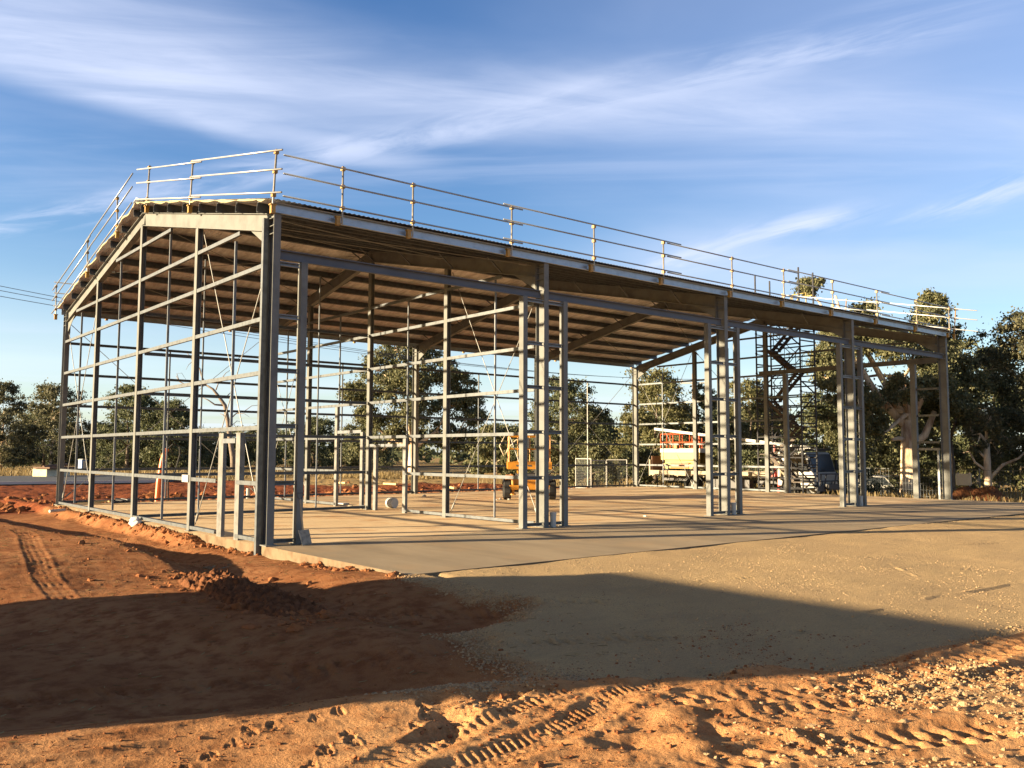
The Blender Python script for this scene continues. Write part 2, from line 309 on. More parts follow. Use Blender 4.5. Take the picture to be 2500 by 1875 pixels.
TRACKS = [  # points, half width, depth, lug pitch, chevron
    ([(-5.0, -12.3), (-4.72, -12.17), (-3.99, -11.89), (-3.15, -11.64), (-2.4, -11.55)], 0.16, 0.020, 0.075, 0.5),
    ([(-4.9, -12.75), (-4.35, -12.47), (-3.54, -12.33), (-2.72, -12.04), (-2.0, -11.95)], 0.17, 0.022, 0.065, -0.5),
    ([(-4.5, -12.05), (-3.8, -11.7), (-3.0, -11.42)], 0.10, 0.024, 0.07, 0.3),
    ([(-2.58, -12.28), (-1.9, -12.62), (-1.22, -12.9), (-0.02, -13.05), (1.72, -13.05), (4.5, -13.1)], 0.20, 0.036, 0.16, 0.15),
    ([(-2.7, -12.75), (-1.9, -13.0), (-1.2, -13.25), (0.2, -13.5), (2.5, -13.6)], 0.17, 0.03, 0.14, -0.2),
    ([(-3.4, -13.3), (-2.7, -13.4), (-2.0, -13.75), (-1.2, -14.1)], 0.2, 0.05, 0.17, 0.2),
    ([(-7.2, -10.5), (-6.32, -10.66), (-5.73, -10.8), (-5.05, -10.88), (-4.0, -10.9)], 0.14, 0.020, 0.035, 0.05),
    ([(-7.4, -10.9), (-6.4, -11.0), (-5.6, -11.15), (-4.9, -11.35), (-4.3, -11.6)], 0.13, 0.020, 0.03, -0.05),
    ([(-6.9, -11.5), (-6.0, -11.5), (-5.3, -11.75), (-4.8, -12.1)], 0.12, 0.020, 0.035, 0.05),
    ([(-3.3, 5.5), (-3.44, 3.75), (-3.94, 0.69), (-4.28, -1.85), (-4.4, -4.0)], 0.17, 0.013, 0.04, 0.4),
    ([(-5.0, 5.0), (-5.2, 2.7), (-5.8, -0.3), (-6.1, -2.6)], 0.17, 0.012, 0.04, 0.4),
    ([(-7.5, -7.6), (-5.5, -7.9), (-3.5, -8.5), (-2.0, -9.2), (0.5, -10.6)], 0.2, 0.035, 0.15, 0.3),
    ([(-7.5, -9.2), (-5.5, -9.3), (-3.6, -9.9), (-2.2, -10.9)], 0.2, 0.03, 0.13, 0.3),
    ([(-2.8, -6.0), (-1.6, -6.6), (-0.4, -7.4), (1.0, -8.4)], 0.2, 0.035, 0.15, 0.3),
    ([(-2.0, 22.0), (6, 26.0), (16, 27.5), (28, 27.0)], 0.35, 0.06, 0.3, 0.3),
    ([(-4.0, 26.0), (6, 30.0), (16, 31.0), (28, 30.0)], 0.35, 0.06, 0.3, 0.3),
    ([(-6, 33.0), (6, 36.0), (18, 36.0)], 0.35, 0.07, 0.3, 0.3),
]
GROOVES = [([(8.0, -8.3), (7.7, -8.55), (7.14, -8.96), (6.35, -9.72)], 0.06), ([(4.0, -10.76), (4.68, -10.72), (5.9, -10.85), (7.3, -10.95)], 0.07), ([(8.6, -9.5), (7.56, -9.81)], 0.05),
           ([(1.7, -9.6), (2.71, -9.83)], 0.05), ([(2.0, -10.6), (4.2, -10.9)], 0.05), ([(9, -7.0), (13, -8.4)], 0.06), ([(3.0, -7.8), (4.5, -8.3)], 0.05), ([(-1.0, -10.6), (1.2, -10.9), (2.4, -11.3)], 0.06)]
FEET = [(-5.21, -11.29, 0.4), (-5.40, -11.43, 0.4), (-5.05, -11.14, 0.6), (-4.88, -11.12, 0.5), (-4.62, -11.18, 0.4), (-4.44, -11.14, 0.4), (-4.67, -11.74, 0.5), (-4.87, -11.79, 0.3), (-5.05, -11.95, 0.2), (-3.93, -11.38, 0.5), (-4.02, -11.55, 0.4), (-4.21, -11.74, 0.6), (-4.62, -11.6, 0.4), (-5.6, -11.6, 0.5)]
def segs(x, y, pts):
    bd = np.full(x.shape, 1e9); bs = np.zeros(x.shape); bt = np.zeros(x.shape); acc = 0
    for (ax, ay), (bx, by) in zip(pts[:-1], pts[1:]):
        ex, ey = bx-ax, by-ay; l = math.hypot(ex, ey); ex /= l; ey /= l
        s = np.clip((x-ax)*ex+(y-ay)*ey, 0, l); dx = x-ax-s*ex; dy = y-ay-s*ey; d = np.hypot(dx, dy); t = ex*dy-ey*dx
        k = d < bd; bd = np.where(k, d, bd); bs = np.where(k, acc+s, bs); bt = np.where(k, np.sign(t)*d, bt); acc += l
    return bd, bs, bt, acc
def raise_mask(x, y):
    yb = -10.3-0.33*(np.clip(x, -9, 30)+2)*np.where(x < 3, 1, 0)-np.where(x >= 3, 1.65+0.11*(x-3), 0)
    r = sstep(0.5, -1.6, y-yb); l = sstep(-1.5, -2.5, x+0.3*fbm(y*0.5, x*0.3, 2, 6)+0.12*np.clip(y-2, -1, 9))*(0.45+0.55*sstep(-3.5, 0.5, y))*sstep(24, 12, y)*1.05*sstep(-11.5, -7.5, y+2.2*np.minimum(x+2.5, 0))
    return np.maximum(r, l), r
def ground_h(x, y):
    rm, r = raise_mask(x, y)
    z = -0.30+0.41*rm
    z = z-0.10*np.exp(-((x+1.0+0.12*np.clip(y-2, 0, 9))/0.55)**2)*sstep(1.0, 3.0, y)*sstep(20, 12, y)
    strip = sstep(-0.50, -0.18, x+0.12*fbm(y*1.3, x*1.3, 3, 27))*(x < 0.3)*sstep(2.2, 4.2, y)*sstep(30, 18, y); z = z*(1-strip)-0.075*strip; s2 = sstep(-1.0, -0.3, x)*(x < 0.3)*sstep(4.0, 2.4, y)*sstep(-0.8, 0.2, y); z = np.where(s2 > 0, np.maximum(z, z*(1-s2)-0.19*s2), z)
    rampw = sstep(-2.2, -0.6, x)*(x < 0.3)*sstep(0.3, -0.6, y)*sstep(-8.0, -5.5, y); z = z*(1-rampw)+(-0.21+0.034*np.clip(-y, 0, 5.2))*rampw
    g = sstep(-0.5, 0.35, poly_sd(x, y, GRAV)+0.25*fbm(x*1.1, y*1.1, 3, 5))
    g = np.maximum(g, sstep(0.0, 0.6, x)*(y > -6.4)*(y < -4.5)*sstep(-6.4, -5.6, y))
    zg = -0.022-0.016*(-5.1-y)+0.012*fbm(x*0.8, y*0.8, 3, 31); z = z*(1-g)+np.maximum(zg, -0.2)*g
    dist = np.hypot(x+7.35, y+16.5)
    far = sstep(60, 140, dist)
    n = 0.05*fbm(x*0.45, y*0.45, 3, 1)+0.014*fbm(x*1.7, y*1.7, 3, 2)*(1-0.75*g)
    fine = 0.008*fbm(x*7, y*7, 4, 3, 0.6)*(1-0.72*g)
    # churned clods in the sunlit foreground, quieter on the packed left side
    churn = r*sstep(-5.2, -2.8, x)*sstep(-9, -11.2, y)
    n = n*(1-0.4*g)*(1-0.35*r)+fine
    c = fbm(x*2.6, y*2.6, 4, 9, 0.55); n = n+churn*(0.022*np.abs(c)+0.010*fbm(x*9, y*9, 3, 13))
    red = sstep(17.6, 20, y)*sstep(52, 40, y)*sstep(40, 25, x)
    n = n+red*(0.16*np.abs(fbm(x*0.5, y*0.7, 4, 21))+0.06*fbm(x*2, y*2, 3, 22))
    z = z+n*(1-0.8*far)-0.16*sstep(30, 33, x)*sstep(60, 40, x)
    near = (dist < 14)
    for pts, hw, dp, pitch, chev in TRACKS:
        P = np.array(pts); lo = P.min(0)-hw*2; hi = P.max(0)+hw*2
        k = np.nonzero((x > lo[0]) & (x < hi[0]) & (y > lo[1]) & (y < hi[1]))[0]
        if not len(k): continue
        d, s, t, tot = segs(x[k], y[k], pts); e = sstep(0, 0.3, s)*sstep(0, 0.3, tot-s)
        w_ = 0.55+0.45*vnoise(s*2.1, s*0+hw*50, 77)
        prof = np.where(d < hw, -(1-(d/hw)**4), 0)+0.7*np.exp(-((d-hw*1.15)/(hw*0.22))**2)
        ph = (s+chev*np.abs(t))/pitch; lug = np.where(d < hw, np.clip(3*np.sin(2*math.pi*ph+np.sign(t)*0.8), -1, 1)*0.55*sstep(hw, hw*0.6, d)*sstep(0.0, hw*0.18, np.abs(t)), 0)
        if pitch < 0.045: lug = np.where(d < hw, np.cos(t/hw*math.pi*3.5)*0.9*(vnoise(s*9, t*0+hw*70, 79)+0.5*vnoise(x[k]*26, y[k]*26, 80)-0.35), 0)
        lug = 0.75*lug*(0.15+1.2*vnoise(x[k]*7+pitch*90, y[k]*7, 78)); z[k] += dp*e*w_*(0.7*prof+lug)
    for pts, hw in GROOVES:
        P = np.array(pts); lo = P.min(0)-0.3; hi = P.max(0)+0.3; k = np.nonzero((x > lo[0]) & (x < hi[0]) & (y > lo[1]) & (y < hi[1]))[0]
        if not len(k): continue
        d, s, t, tot = segs(x[k], y[k], pts); e = sstep(0, 0.25, s)*sstep(0, 0.25, tot-s)
        z[k] += e*np.clip(2.2*vnoise(s*2.6, s*0+hw*40, 33)-0.6, 0, 1)*(-0.016*np.exp(-(t/(hw*0.5))**2)+0.018*np.exp(-((t-hw)/(hw*0.5))**2))
    for fx, fy, a in FEET:
        k = np.nonzero((np.abs(x-fx) < 0.3) & (np.abs(y-fy) < 0.3))[0]
        if not len(k): continue
        c_, s_ = math.cos(a+0.75), math.sin(a+0.75); u = (x[k]-fx)*c_+(y[k]-fy)*s_; v = -(x[k]-fx)*s_+(y[k]-fy)*c_
        q = np.hypot(u/0.10, v/(0.044-0.008*np.sin(u*22))); inside = sstep(1.08, 0.9, q)
        am = 0.35+0.65*vnoise(x[k]*14, y[k]*14, 99); z[k] += am*(-0.009*inside+0.008*inside*np.sign(np.sin(u*2*math.pi/0.030))*(np.abs(v) > 0.008)+0.004*np.exp(-((q-1.2)/0.18)**2))
    for bx, by, br, bh in BUMPS:
        k = np.nonzero((np.abs(x-bx) < br*3) & (np.abs(y-by) < br*3))[0]
        if len(k): z[k] += bh*np.exp(-((x[k]-bx)**2+(y[k]-by)**2)/br**2)
    # sink everything under the slab and apron
    under = (x > 0.04) & (x < 29.6) & (y > -5.06) & (y < 17.5)
    z = np.where(under, np.minimum(z, -0.3), z)
    return z, g
BUMPS = [(-3.77, -11.3, 0.10, -0.04), (-3.93, -11.62, 0.11, -0.06), (-4.1, -11.95, 0.11, -0.05), (-3.72, -11.75, 0.14, 0.045), (-3.5, -11.2, 0.12, 0.03), (-3.45, -11.45, 0.09, -0.04), (-2.6, -12.15, 0.13, 0.03), (-2.75, -12.55, 0.17, 0.05), (-2.35, -12.45, 0.12, 0.03),
         (-3.1, -12.95, 0.15, 0.05), (-2.75, -12.9, 0.09, -0.04), (-3.35, -12.75, 0.1, -0.03), (-2.2, -12.7, 0.12, 0.03), (-3.6, -12.6, 0.1, 0.03), (-2.5, -13.3, 0.13, 0.04), (-4.7, -12.4, 0.2, 0.03),
         (-0.9, 1.2, 0.5, -0.05), (-0.6, 3.4, 0.5, 0.05), (-0.4, 6.2, 0.35, 0.08), (-0.35, 9.6, 0.3, 0.08), (-0.5, 12.6, 0.4, 0.12), (-0.4, 15.6, 0.45, 0.12), (33.9, 1.4, 0.6, 0.35), (33.6, 0.4, 0.5, 0.3), (46.2, 12.1, 4.0, -0.65)]
def ground_z(x, y): return float(ground_h(np.array([float(x)]), np.array([float(y)]))[0][0])

def ground_material():
    m = bpy.data.materials.new('site_ground'); m.use_nodes = True; nt = m.node_tree; b = nt.nodes['Principled BSDF']; N = nt.nodes.new; K = nt.links.new
    b.inputs['Roughness'].default_value = 0.95; b.inputs['Specular IOR Level'].default_value = 0.04
    tc = N('ShaderNodeTexCoord')
    def noise(sc, det=6, ro=0.6, stretch=None):
        t = N('ShaderNodeTexNoise'); t.inputs['Scale'].default_value = sc; t.inputs['Detail'].default_value = det; t.inputs['Roughness'].default_value = ro
        if stretch:
            mp = N('ShaderNodeMapping'); mp.inputs['Scale'].default_value = stretch; mp.inputs['Rotation'].default_value = (0, 0, R(20)); K(tc.outputs['Object'], mp.inputs[0]); K(mp.outputs[0], t.inputs['Vector'])
        else: K(tc.outputs['Object'], t.inputs['Vector'])
        return t.outputs[0]
    def ramp(x, lo, hi, a=0.0, c=1.0):
        n = N('ShaderNodeMapRange'); n.interpolation_type = 'SMOOTHSTEP'; K(x, n.inputs[0])
        for i, v in enumerate((lo, hi, a, c)): n.inputs[i+1].default_value = v
        return n.outputs[0]
    def mix(f, a, c, mode='MIX'):
        n = N('ShaderNodeMix'); n.data_type = 'RGBA'; n.blend_type = mode
        if isinstance(f, float): n.inputs[0].default_value = f
        else: K(f, n.inputs[0])
        for i, v in ((6, a), (7, c)):
            if isinstance(v, tuple): n.inputs[i].default_value = (*v, 1)
            else: K(v, n.inputs[i])
        return n.outputs[2]
    def mm(op, a, c):
        n = N('ShaderNodeMath'); n.operation = op
        for i, v in enumerate((a, c)):
            if isinstance(v, (int, float)): n.inputs[i].default_value = v
            else: K(v, n.inputs[i])
        return n.outputs[0]
    at = N('ShaderNodeAttribute'); at.attribute_name = 'zone'; sep = N('ShaderNodeSeparateColor'); K(at.outputs['Color'], sep.inputs[0])
    big = noise(0.6, 6); mid = noise(4.5, 7, 0.65); fine = noise(38, 5, 0.65); spk = noise(150, 3, 0.7)
    red = mix(ramp(big, 0.35, 0.68), (0.27, 0.118, 0.051), (0.345, 0.168, 0.078))
    red = mix(ramp(mid, 0.40, 0.66), red, (0.20, 0.076, 0.032))
    red = mix(ramp(noise(1.7, 5, 0.6, (1, 3, 1)), 0.60, 0.74, 0, 0.45), red, (0.37, 0.205, 0.105))
    red = mix(ramp(spk, 0.63, 0.72, 0, 0.5), red, (0.52, 0.40, 0.27))
    tan = mix(ramp(mid, 0.40, 0.66), mix(ramp(big, 0.35, 0.68), (0.52, 0.265, 0.115), (0.58, 0.32, 0.145)), (0.40, 0.185, 0.075))
    tan = mix(ramp(spk, 0.60, 0.70, 0, 0.5), tan, (0.58, 0.45, 0.29))
    red = mix(at.outputs['Alpha'], red, tan)
    # bank of freshly dug soil beyond the slab is deeper red
    red = mix(sep.outputs[2], red, mix(ramp(mid, 0.4, 0.62), (0.25, 0.078, 0.032), (0.15, 0.045, 0.02)))
    gr = mix(ramp(big, 0.38, 0.64), (0.56, 0.39, 0.205), (0.49, 0.34, 0.185))
    gr = mix(ramp(noise(1.2, 6, 0.6, (0.5, 2.5, 1)), 0.52, 0.70, 0, 0.6), gr, (0.43, 0.31, 0.17))
    gr = mix(ramp(fine, 0.46, 0.62, 0, 0.55), gr, (0.36, 0.265, 0.155))
    gr = mix(ramp(spk, 0.56, 0.70, 0, 0.75), gr, (0.64, 0.50, 0.31))
    gr = mix(ramp(spk, 0.44, 0.36, 0, 0.65), gr, (0.21, 0.17, 0.125))
    dry = mix(ramp(mid, 0.38, 0.62), (0.42, 0.29, 0.13), (0.30, 0.20, 0.095))
    dry = mix(ramp(big, 0.5, 0.68, 0, 0.7), dry, (0.17, 0.14, 0.065))
    gm = ramp(mm('ADD', sep.outputs[0], mm('MULTIPLY', mm('SUBTRACT', mm('ADD', mid, fine), 1.0), 0.9)), 0.28, 0.72)
    col = mix(gm, red, gr); dm = ramp(mm('ADD', sep.outputs[1], mm('MULTIPLY', mm('SUBTRACT', mid, 0.5), 0.8)), 0.4, 0.6)
    col = mix(dm, col, dry); K(col, b.inputs['Base Color'])
    h = mm('ADD', mm('MULTIPLY', fine, 1.0), mm('MULTIPLY', spk, mm('ADD', 0.35, mm('MULTIPLY', gm, 0.5))))
    bp = N('ShaderNodeBump'); bp.inputs['Strength'].default_value = 0.85; bp.inputs['Distance'].default_value = 0.03; K(h, bp.inputs['Height']); K(bp.outputs[0], b.inputs['Normal'])
    return m
GROUND = ground_material()

def build_ground():
    cx, cy = -7.354, -16.491
    rr = np.concatenate([[0.05], np.geomspace(0.5, 3.2, 16)[:-1], np.geomspace(3.2, 26, 470)[:-1], np.geomspace(26, 130, 150)[:-1], np.geomspace(130, 4500, 26)])
    a0 = 50.63; hw = 50.0
    aa = np.concatenate([np.linspace(a0-hw, a0+hw, 1251), np.linspace(a0+hw, a0+360-hw, 60)[1:-1]]); aa = np.radians(aa)
    RR, AA = np.meshgrid(rr, aa, indexing='ij'); x = (cx+RR*np.cos(AA)).ravel(); y = (cy+RR*np.sin(AA)).ravel()
    z, g = ground_h(x, y)
    nr, na = len(rr), len(aa); i = np.arange(nr-1)[:, None]*na; j = np.arange(na)[None, :]; j2 = (j+1) % na
    F = np.stack([i+j, i+na+j, i+na+j2, i+j2], -1).reshape(-1, 4)
    dist = np.hypot(x-cx, y-cy); gcol = sstep(-0.75, 0.65, poly_sd(x, y, GRAV)+0.45*fbm(x*1.3, y*1.3, 4, 5)); gcol = np.maximum(gcol, (x > 0.3)*(y > -6.5)*(y < -4)*1.0)
    wob = 3*fbm(x*0.15, y*0.15, 3, 50)
    grass = np.maximum(sstep(51, 54, y+wob*0.4+0.12*(x-10)), sstep(30.2, 32, x+wob*0.25)); grass = np.maximum(grass, sstep(17.3, 21, x)*sstep(30, 36, y+wob)*sstep(0, 1, y))
    grass = np.maximum(grass, sstep(33, 36, x)); grass = np.maximum(grass, sstep(-30, -45, x))
    bank = sstep(17.3, 18.2, y)*(1-grass)*sstep(-22, -12, x)
    zone = np.stack([gcol, grass, bank, sstep(-9.6, -13.0, y+0.25*x+1.0*fbm(x*0.7, y*0.7, 3, 95))*(0.35+0.65*sstep(-6.5, -3.8, x))], -1).astype(np.float32)
    patch = np.exp(-(((x+3.3)/0.45)**2+((y+10.85)/0.5)**2)*0.9)*0.62; zone[:, 0] = np.maximum(zone[:, 0], patch)
    zone[:, 0] = np.maximum(zone[:, 0], 0.40*sstep(-4.5, 0.5, x)*sstep(-12.3, -13.5, y)*(0.6+0.8*vnoise(x*1.3, y*1.3, 91)))
    fc = F.copy(); gf = g[F].mean(1) > 0.5; df = (grass[F].mean(1) > 0.5) & ~gf
    for nm, msk, kind, lab in (('ground', ~gf & ~df, 'structure', 'bare red dirt of the building site with tyre tracks and footprints'), ('gravel_yard', gf, 'structure', 'pale compacted gravel yard beside the concrete apron'), ('dry_grass', df, 'structure', 'dry yellow grass ground beyond the site')):
        f = F[msk]; u, inv = np.unique(f, return_inverse=True); f2 = inv.reshape(-1, 4)
        o = npmesh(nm, np.stack([x[u], y[u], z[u]], -1), f2, GROUND, smooth=True)
        a = o.data.color_attributes.new('zone', 'FLOAT_COLOR', 'POINT'); a.data.foreach_set('color', zone[u].ravel())
        tag(o, lab, nm.replace('_', ' '), kind=kind)
build_ground()

# slab, apron, road
def slab(lo, hi):
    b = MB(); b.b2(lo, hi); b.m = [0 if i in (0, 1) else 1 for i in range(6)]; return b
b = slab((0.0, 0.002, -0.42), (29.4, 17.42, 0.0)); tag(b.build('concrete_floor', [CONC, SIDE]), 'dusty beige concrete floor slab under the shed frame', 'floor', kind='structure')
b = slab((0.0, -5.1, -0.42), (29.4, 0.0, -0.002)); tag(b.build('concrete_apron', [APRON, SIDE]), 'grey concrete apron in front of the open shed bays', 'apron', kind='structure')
b = MB(); b.prism([(-30, 52.2), (12.6, 44.6), (13.6, 46.6), (16.0, 52.5), (14.0, 62.0), (-30, 70.0)], 'z', -0.35, -0.10)
tag(b.build('road', ASPH), 'dark grey asphalt road beyond the red dirt', 'road', kind='structure')
b = MB(); b.beam((-30, 52.05, -0.12), (12.6, 44.45, -0.12), Rprof(0.18, 0.18)); b.build('kerb', KERB)['kind'] = 'structure'

# ------------------------------------------------------------------ the steel shed
def ztop(y): return H+(HR-H)*(1-abs(y-W/2)/(W/2))           # rafter top line
SL = math.atan2(HR-H, W/2)
shed = thing('steel_shed', 'long unclad steel shed frame with foil-lined gable roof on a concrete slab', 'shed', (0, 0, 0))
CP = Iprof(0.155, 0.32); RPF = Iprof(0.165, 0.36)
def frame_x(i): return 0.085 if i == 0 else (L-0.085 if i == 4 else i*B)
for i in range(5):
    x = frame_x(i)
    for side in (0, 1):
        y = 0.18 if side == 0 else W-0.18
        b = MB(); b.beam((x, y, 0), (x, y, ztop(y)-0.02), CP, up=(0, 1, 0))
        b.b2((x-0.12, y-0.24, 0.0), (x+0.12, y+0.24, 0.02))
        for zz in (H-0.06, H-0.38, H-0.22):                     # knee stiffeners
            b.b2((x-0.078, y-0.165, zz-0.006), (x+0.078, y+0.165, zz+0.006))
        b.build('portal_column', PRIMER, shed)
    for side in (0, 1):
        s = 1 if side == 0 else -1; y0 = 0.37 if side == 0 else W-0.37; ym = W/2
        n = Vector((0, -math.sin(SL)*s, math.cos(SL)))
        p0 = Vector((x, y0, ztop(y0)))-n*0.18; p1 = Vector((x, ym-0.004*s, ztop(ym)))-n*0.18
        b = MB(); b.beam(p0, p1, RPF, up=n)
        hz0 = ztop(y0)-0.37                                     # haunch
        b.prism([(y0-0.004*s, hz0), (y0-0.004*s, hz0-0.34), (y0+0.95*s, ztop(y0+0.95*s)-0.372)], 'x', x-0.006, x+0.006)
        b.b2((x-0.08, min(y0, y0-0.012*s), hz0-0.36), (x+0.08, max(y0, y0-0.012*s), ztop(y0)-0.03))
        b.build('rafter', PRIMER, shed)
# corner channel outside the near corner column, running down past the slab edge
b = MB(); b.beam((-0.05, 0.30, -0.24), (-0.05, 0.30, H-0.05), Cprof(0.09, 0.10), up=(1, 0, 0)); b.build('corner_channel', GALV, shed)

LV = [0.085, 1.20, 2.32, 3.43, 4.53, 5.63, 6.54, 7.50]
GP = Cprof(0.065, 0.145)
def girt(name, p0, p1, out, m=GALV, h=0.085):
    b = MB(); d = (Vector(p1)-Vector(p0)).normalized(); b.beam(p0, p1, Cprof(0.06, h), up=(0, 0, 1))
    return b.build(name, m, shed)
def gz(y, u): return ztop(y)-0.37
def yspan(z):                                              # where the rafter underside is above z
    if z < H-0.5: return 0.36, W-0.36
    t = (z+0.42-H)/(HR-H)*(W/2); return max(0.5, t), min(W-0.5, W-t)
def mullion(name, x, y, w=0.16, d=0.13, z1=None, m=PRIMER, z0=0.0):
    b = MB(); z1 = z1 if z1 is not None else ztop(y)-0.37; b.beam((x, y, z0), (x, y, z1), Iprof(w, d, 0.014, 0.012), up=(1, 0, 0)); 
    b.b2((x-0.1, y-0.13, z0), (x+0.1, y+0.13, z0+0.015)); return b.build(name, m, shed)
def cpost(name, x, y, z1, w=0.20, d=0.10, face=1, m=GALV):
    b = MB(); b.beam((x, y, 0), (x, y, z1), Rprof(w, d), up=(1, 0, 0)); return b.build(name, m, shed)
def end_wall(x, sgn, name, mul, gaps, levels, post_spans):
    """girts between mullions on the plane x; gaps: list of (y0,y1,z0,z1) openings"""
    xs = x+0.035*sgn
    for k, z in enumerate(levels):
        ya, yb = yspan(z)
        cuts = sorted([ya, yb]+[y for y in mul if ya < y < yb])
        for a, c in zip(cuts[:-1], cuts[1:]):
            parts = [(a, c)]
            for g0, g1, z0, z1 in gaps:
                if z0 <= z <= z1:
                    np_ = []
                    for p, q in parts:
                        if g1 <= p or g0 >= q: np_.append((p, q)); continue
                        if p < g0: np_.append((p, g0))
                        if q > g1: np_.append((g1, q))
                    parts = np_
            for p, q in parts:
                if q-p > 0.25: girt(name, (xs, p+0.07, z), (xs, q-0.07, z), sgn, h=0.075 if k == 0 else 0.085)
# near gable (x = 0)
M0 = [W/4, W/2, 3*W/4]
for y in M0: mullion('gable_mullion', 0.06, y)
end_wall(0, 1, 'gable_girt', M0, [(1.66, 2.66, 0.0, 1.5)], LV, None)
DP = mat('door_post_galv', (0.16, 0.16, 0.155), 0.5, 0.25, 0.35, 5)
cpost('door_post', 0.08, 2.56, 2.24, 0.26, 0.08, m=DP); cpost('door_post', 0.08, 1.58, 2.24, 0.22, 0.11, m=DP)
b = MB(); b.beam((0.05, 1.72, 2.07), (0.05, 2.41, 2.07), Cprof(0.07, 0.1)); b.build('door_head', GALVL, shed)
for k, y in enumerate([W/8, 3*W/8, 5*W/8, 7*W/8]):
    b = MB(); z0 = 2.4 if k == 0 else 0.14; b.beam((0.10, y, z0), (0.10, y, gz(y, 0)-0.02 if k in (1, 2) else (6.45)), Cprof(0.035, 0.055), up=(1, 0, 0)); b.build('bridging', GALVL, shed)
# partition (x = B)
for y in M0: mullion('partition_mullion', B, y, 0.16, 0.14)
end_wall(B, -1, 'partition_girt', M0, [(6.6, 8.5, 0.0, 1.5), (9.2, 10.75, 0.0, 1.5), (9.2, 10.75, 2.2, 2.4)], LV[:-1], None)
for y, z1 in ((10.85, 3.40), (9.1, 2.5), (8.24, 2.05), (6.5, 2.26)): cpost('partition_post', B, y, z1, 0.16, 0.09, m=DP)
for y0, y1, z in ((6.56, 8.6, 2.05), (9.15, 10.78, 2.52)):
    b = MB(); b.beam((B, y0, z), (B, y1, z), Cprof(0.07, 0.10)); b.build('partition_head', GALVL, shed)
for y in (W/8, 3*W/8, 5*W/8, 7*W/8-0.2):
    b = MB(); b.beam((B+0.06, y, 0.12), (B+0.06, y, min(gz(y, 0), 6.6)), Cprof(0.035, 0.045), up=(1, 0, 0)); b.build('bridging', GALVL, shed)
# ridge-line partition (y = W/2) from the near gable to the cross partition
b = MB(); b.beam((B/2, W/2, 0), (B/2, W/2, HR-0.1), Iprof(0.16, 0.20), up=(0, 1, 0)); b.build('partition_mullion', PRIMER, shed)
for k, z in enumerate(LV[:6]):
    for a, c in ((0.2, B/2-0.1), (B/2+0.1, B-0.1)):
        b = MB(); b.beam((a, W/2, z), (c, W/2, z), Cprof(0.06, 0.09 if k else 0.08)); b.build('partition_girt', GALV, shed)
for x in (B/4, 3*B/4):
    b = MB(); b.beam((x, W/2+0.05, 0.1), (x, W/2+0.05, 7.4), Cprof(0.035, 0.04), up=(1, 0, 0)); b.build('bridging', GALVL, shed)
# far long wall (y = W)
for i in range(4):
    xa, xb = frame_x(i), frame_x(i+1)
    for k, z in enumerate(LV[:6]):
        b = MB(); b.beam((xa+0.09, W-0.035, z), (xb-0.09, W-0.035, z), Cprof(0.06, 0.09 if k else 0.08)); b.build('wall_girt', GALV, shed)
    b = MB(); xm = (xa+xb)/2; b.beam((xm, W-0.09, 0.10), (xm, W-0.09, 5.6), Cprof(0.035, 0.05), up=(1, 0, 0)); b.build('bridging', PVC if i == 3 else GALVL, shed)
# far gable (x = L)
for y, z1 in ((3*W/4, None), (W/2, None)): mullion('gable_mullion', L-0.06, y, 0.20, 0.14, z1)
cpost('door_post', L-0.06, 7.6, 5.6, 0.22, 0.16, m=PRIMER); cpost('door_post', L-0.06, 1.45, 5.6, 0.22, 0.16, m=PRIMER)
b = MB(); b.beam((L-0.2, 9.0, 5.70), (L-0.2, 0.40, 5.70), Cprof(0.10, 0.20)); b.build('door_header', PRIMER, shed)
M4 = [W/2, 3*W/4]
end_wall(L, -1, 'gable_girt', M4+[7.6, 1.45], [(1.45, 7.6, 0.0, 5.0), (0.3, 1.45, 0.5, 1.5), (1.45, 7.6, 5.5, 5.7), (0.3, 1.45, 0, 0.5)], LV, None)
b = MB(); b.beam((L-0.04, 0.42, 2.04), (L-0.04, 1.36, 2.04), Cprof(0.07, 0.10)); b.build('door_head', GALVL, shed)
b = MB(); b.beam((L-0.06, 0.50, 0.0), (L-0.06, 0.50, 2.0), Rprof(0.08, 0.08), up=(1, 0, 0)); b.build('door_post', GALVL, shed)
for y in (7*W/8, 5*W/8):
    b = MB(); b.beam((L-0.10, y, 0.1), (L-0.10, y, gz(y, 0)-0.5), Cprof(0.035, 0.045), up=(1, 0, 0)); b.build('bridging', GALVL, shed)
# open bays on the near long side: header, jamb posts, short girts
JX = [(0.70, 6.62), (7.97, 13.82), (15.22, 21.12), (22.50, 28.46)]
for i, (ja, jb) in enumerate(JX):
    xa, xb = frame_x(i), frame_x(i+1)
    b = MB(); b.beam((xa+0.10, 0.10, 5.81), (xb-0.10, 0.10, 5.81), Cprof(0.075, 0.20)); b.build('bay_header', HEADER, shed)
    for jx in ((ja, jb) if i < 3 else (ja,)):
        b = MB(); b.beam((jx, 0.10, 0.0), (jx, 0.10, 5.705), Rprof(0.14, 0.16), up=(0, 1, 0)); b.b2((jx-0.13, -0.02, 0.0), (jx+0.13, 0.22, 0.015)); b.build('jamb_post', PRIMER, shed)
    for a, c in ((xa+0.09, ja-0.1), (jb+0.1, xb-0.09)):
        if i == 3 and a > 26: continue
        for k, z in enumerate([0.085, 1.22, 2.35, 3.46, 4.55, 5.62]):
            b = MB(); b.beam((a, 0.06, z), (c, 0.06, z), Cprof(0.06, 0.09 if k else 0.075)); b.build('short_girt', GALVL if k > 3 else GALV, shed)
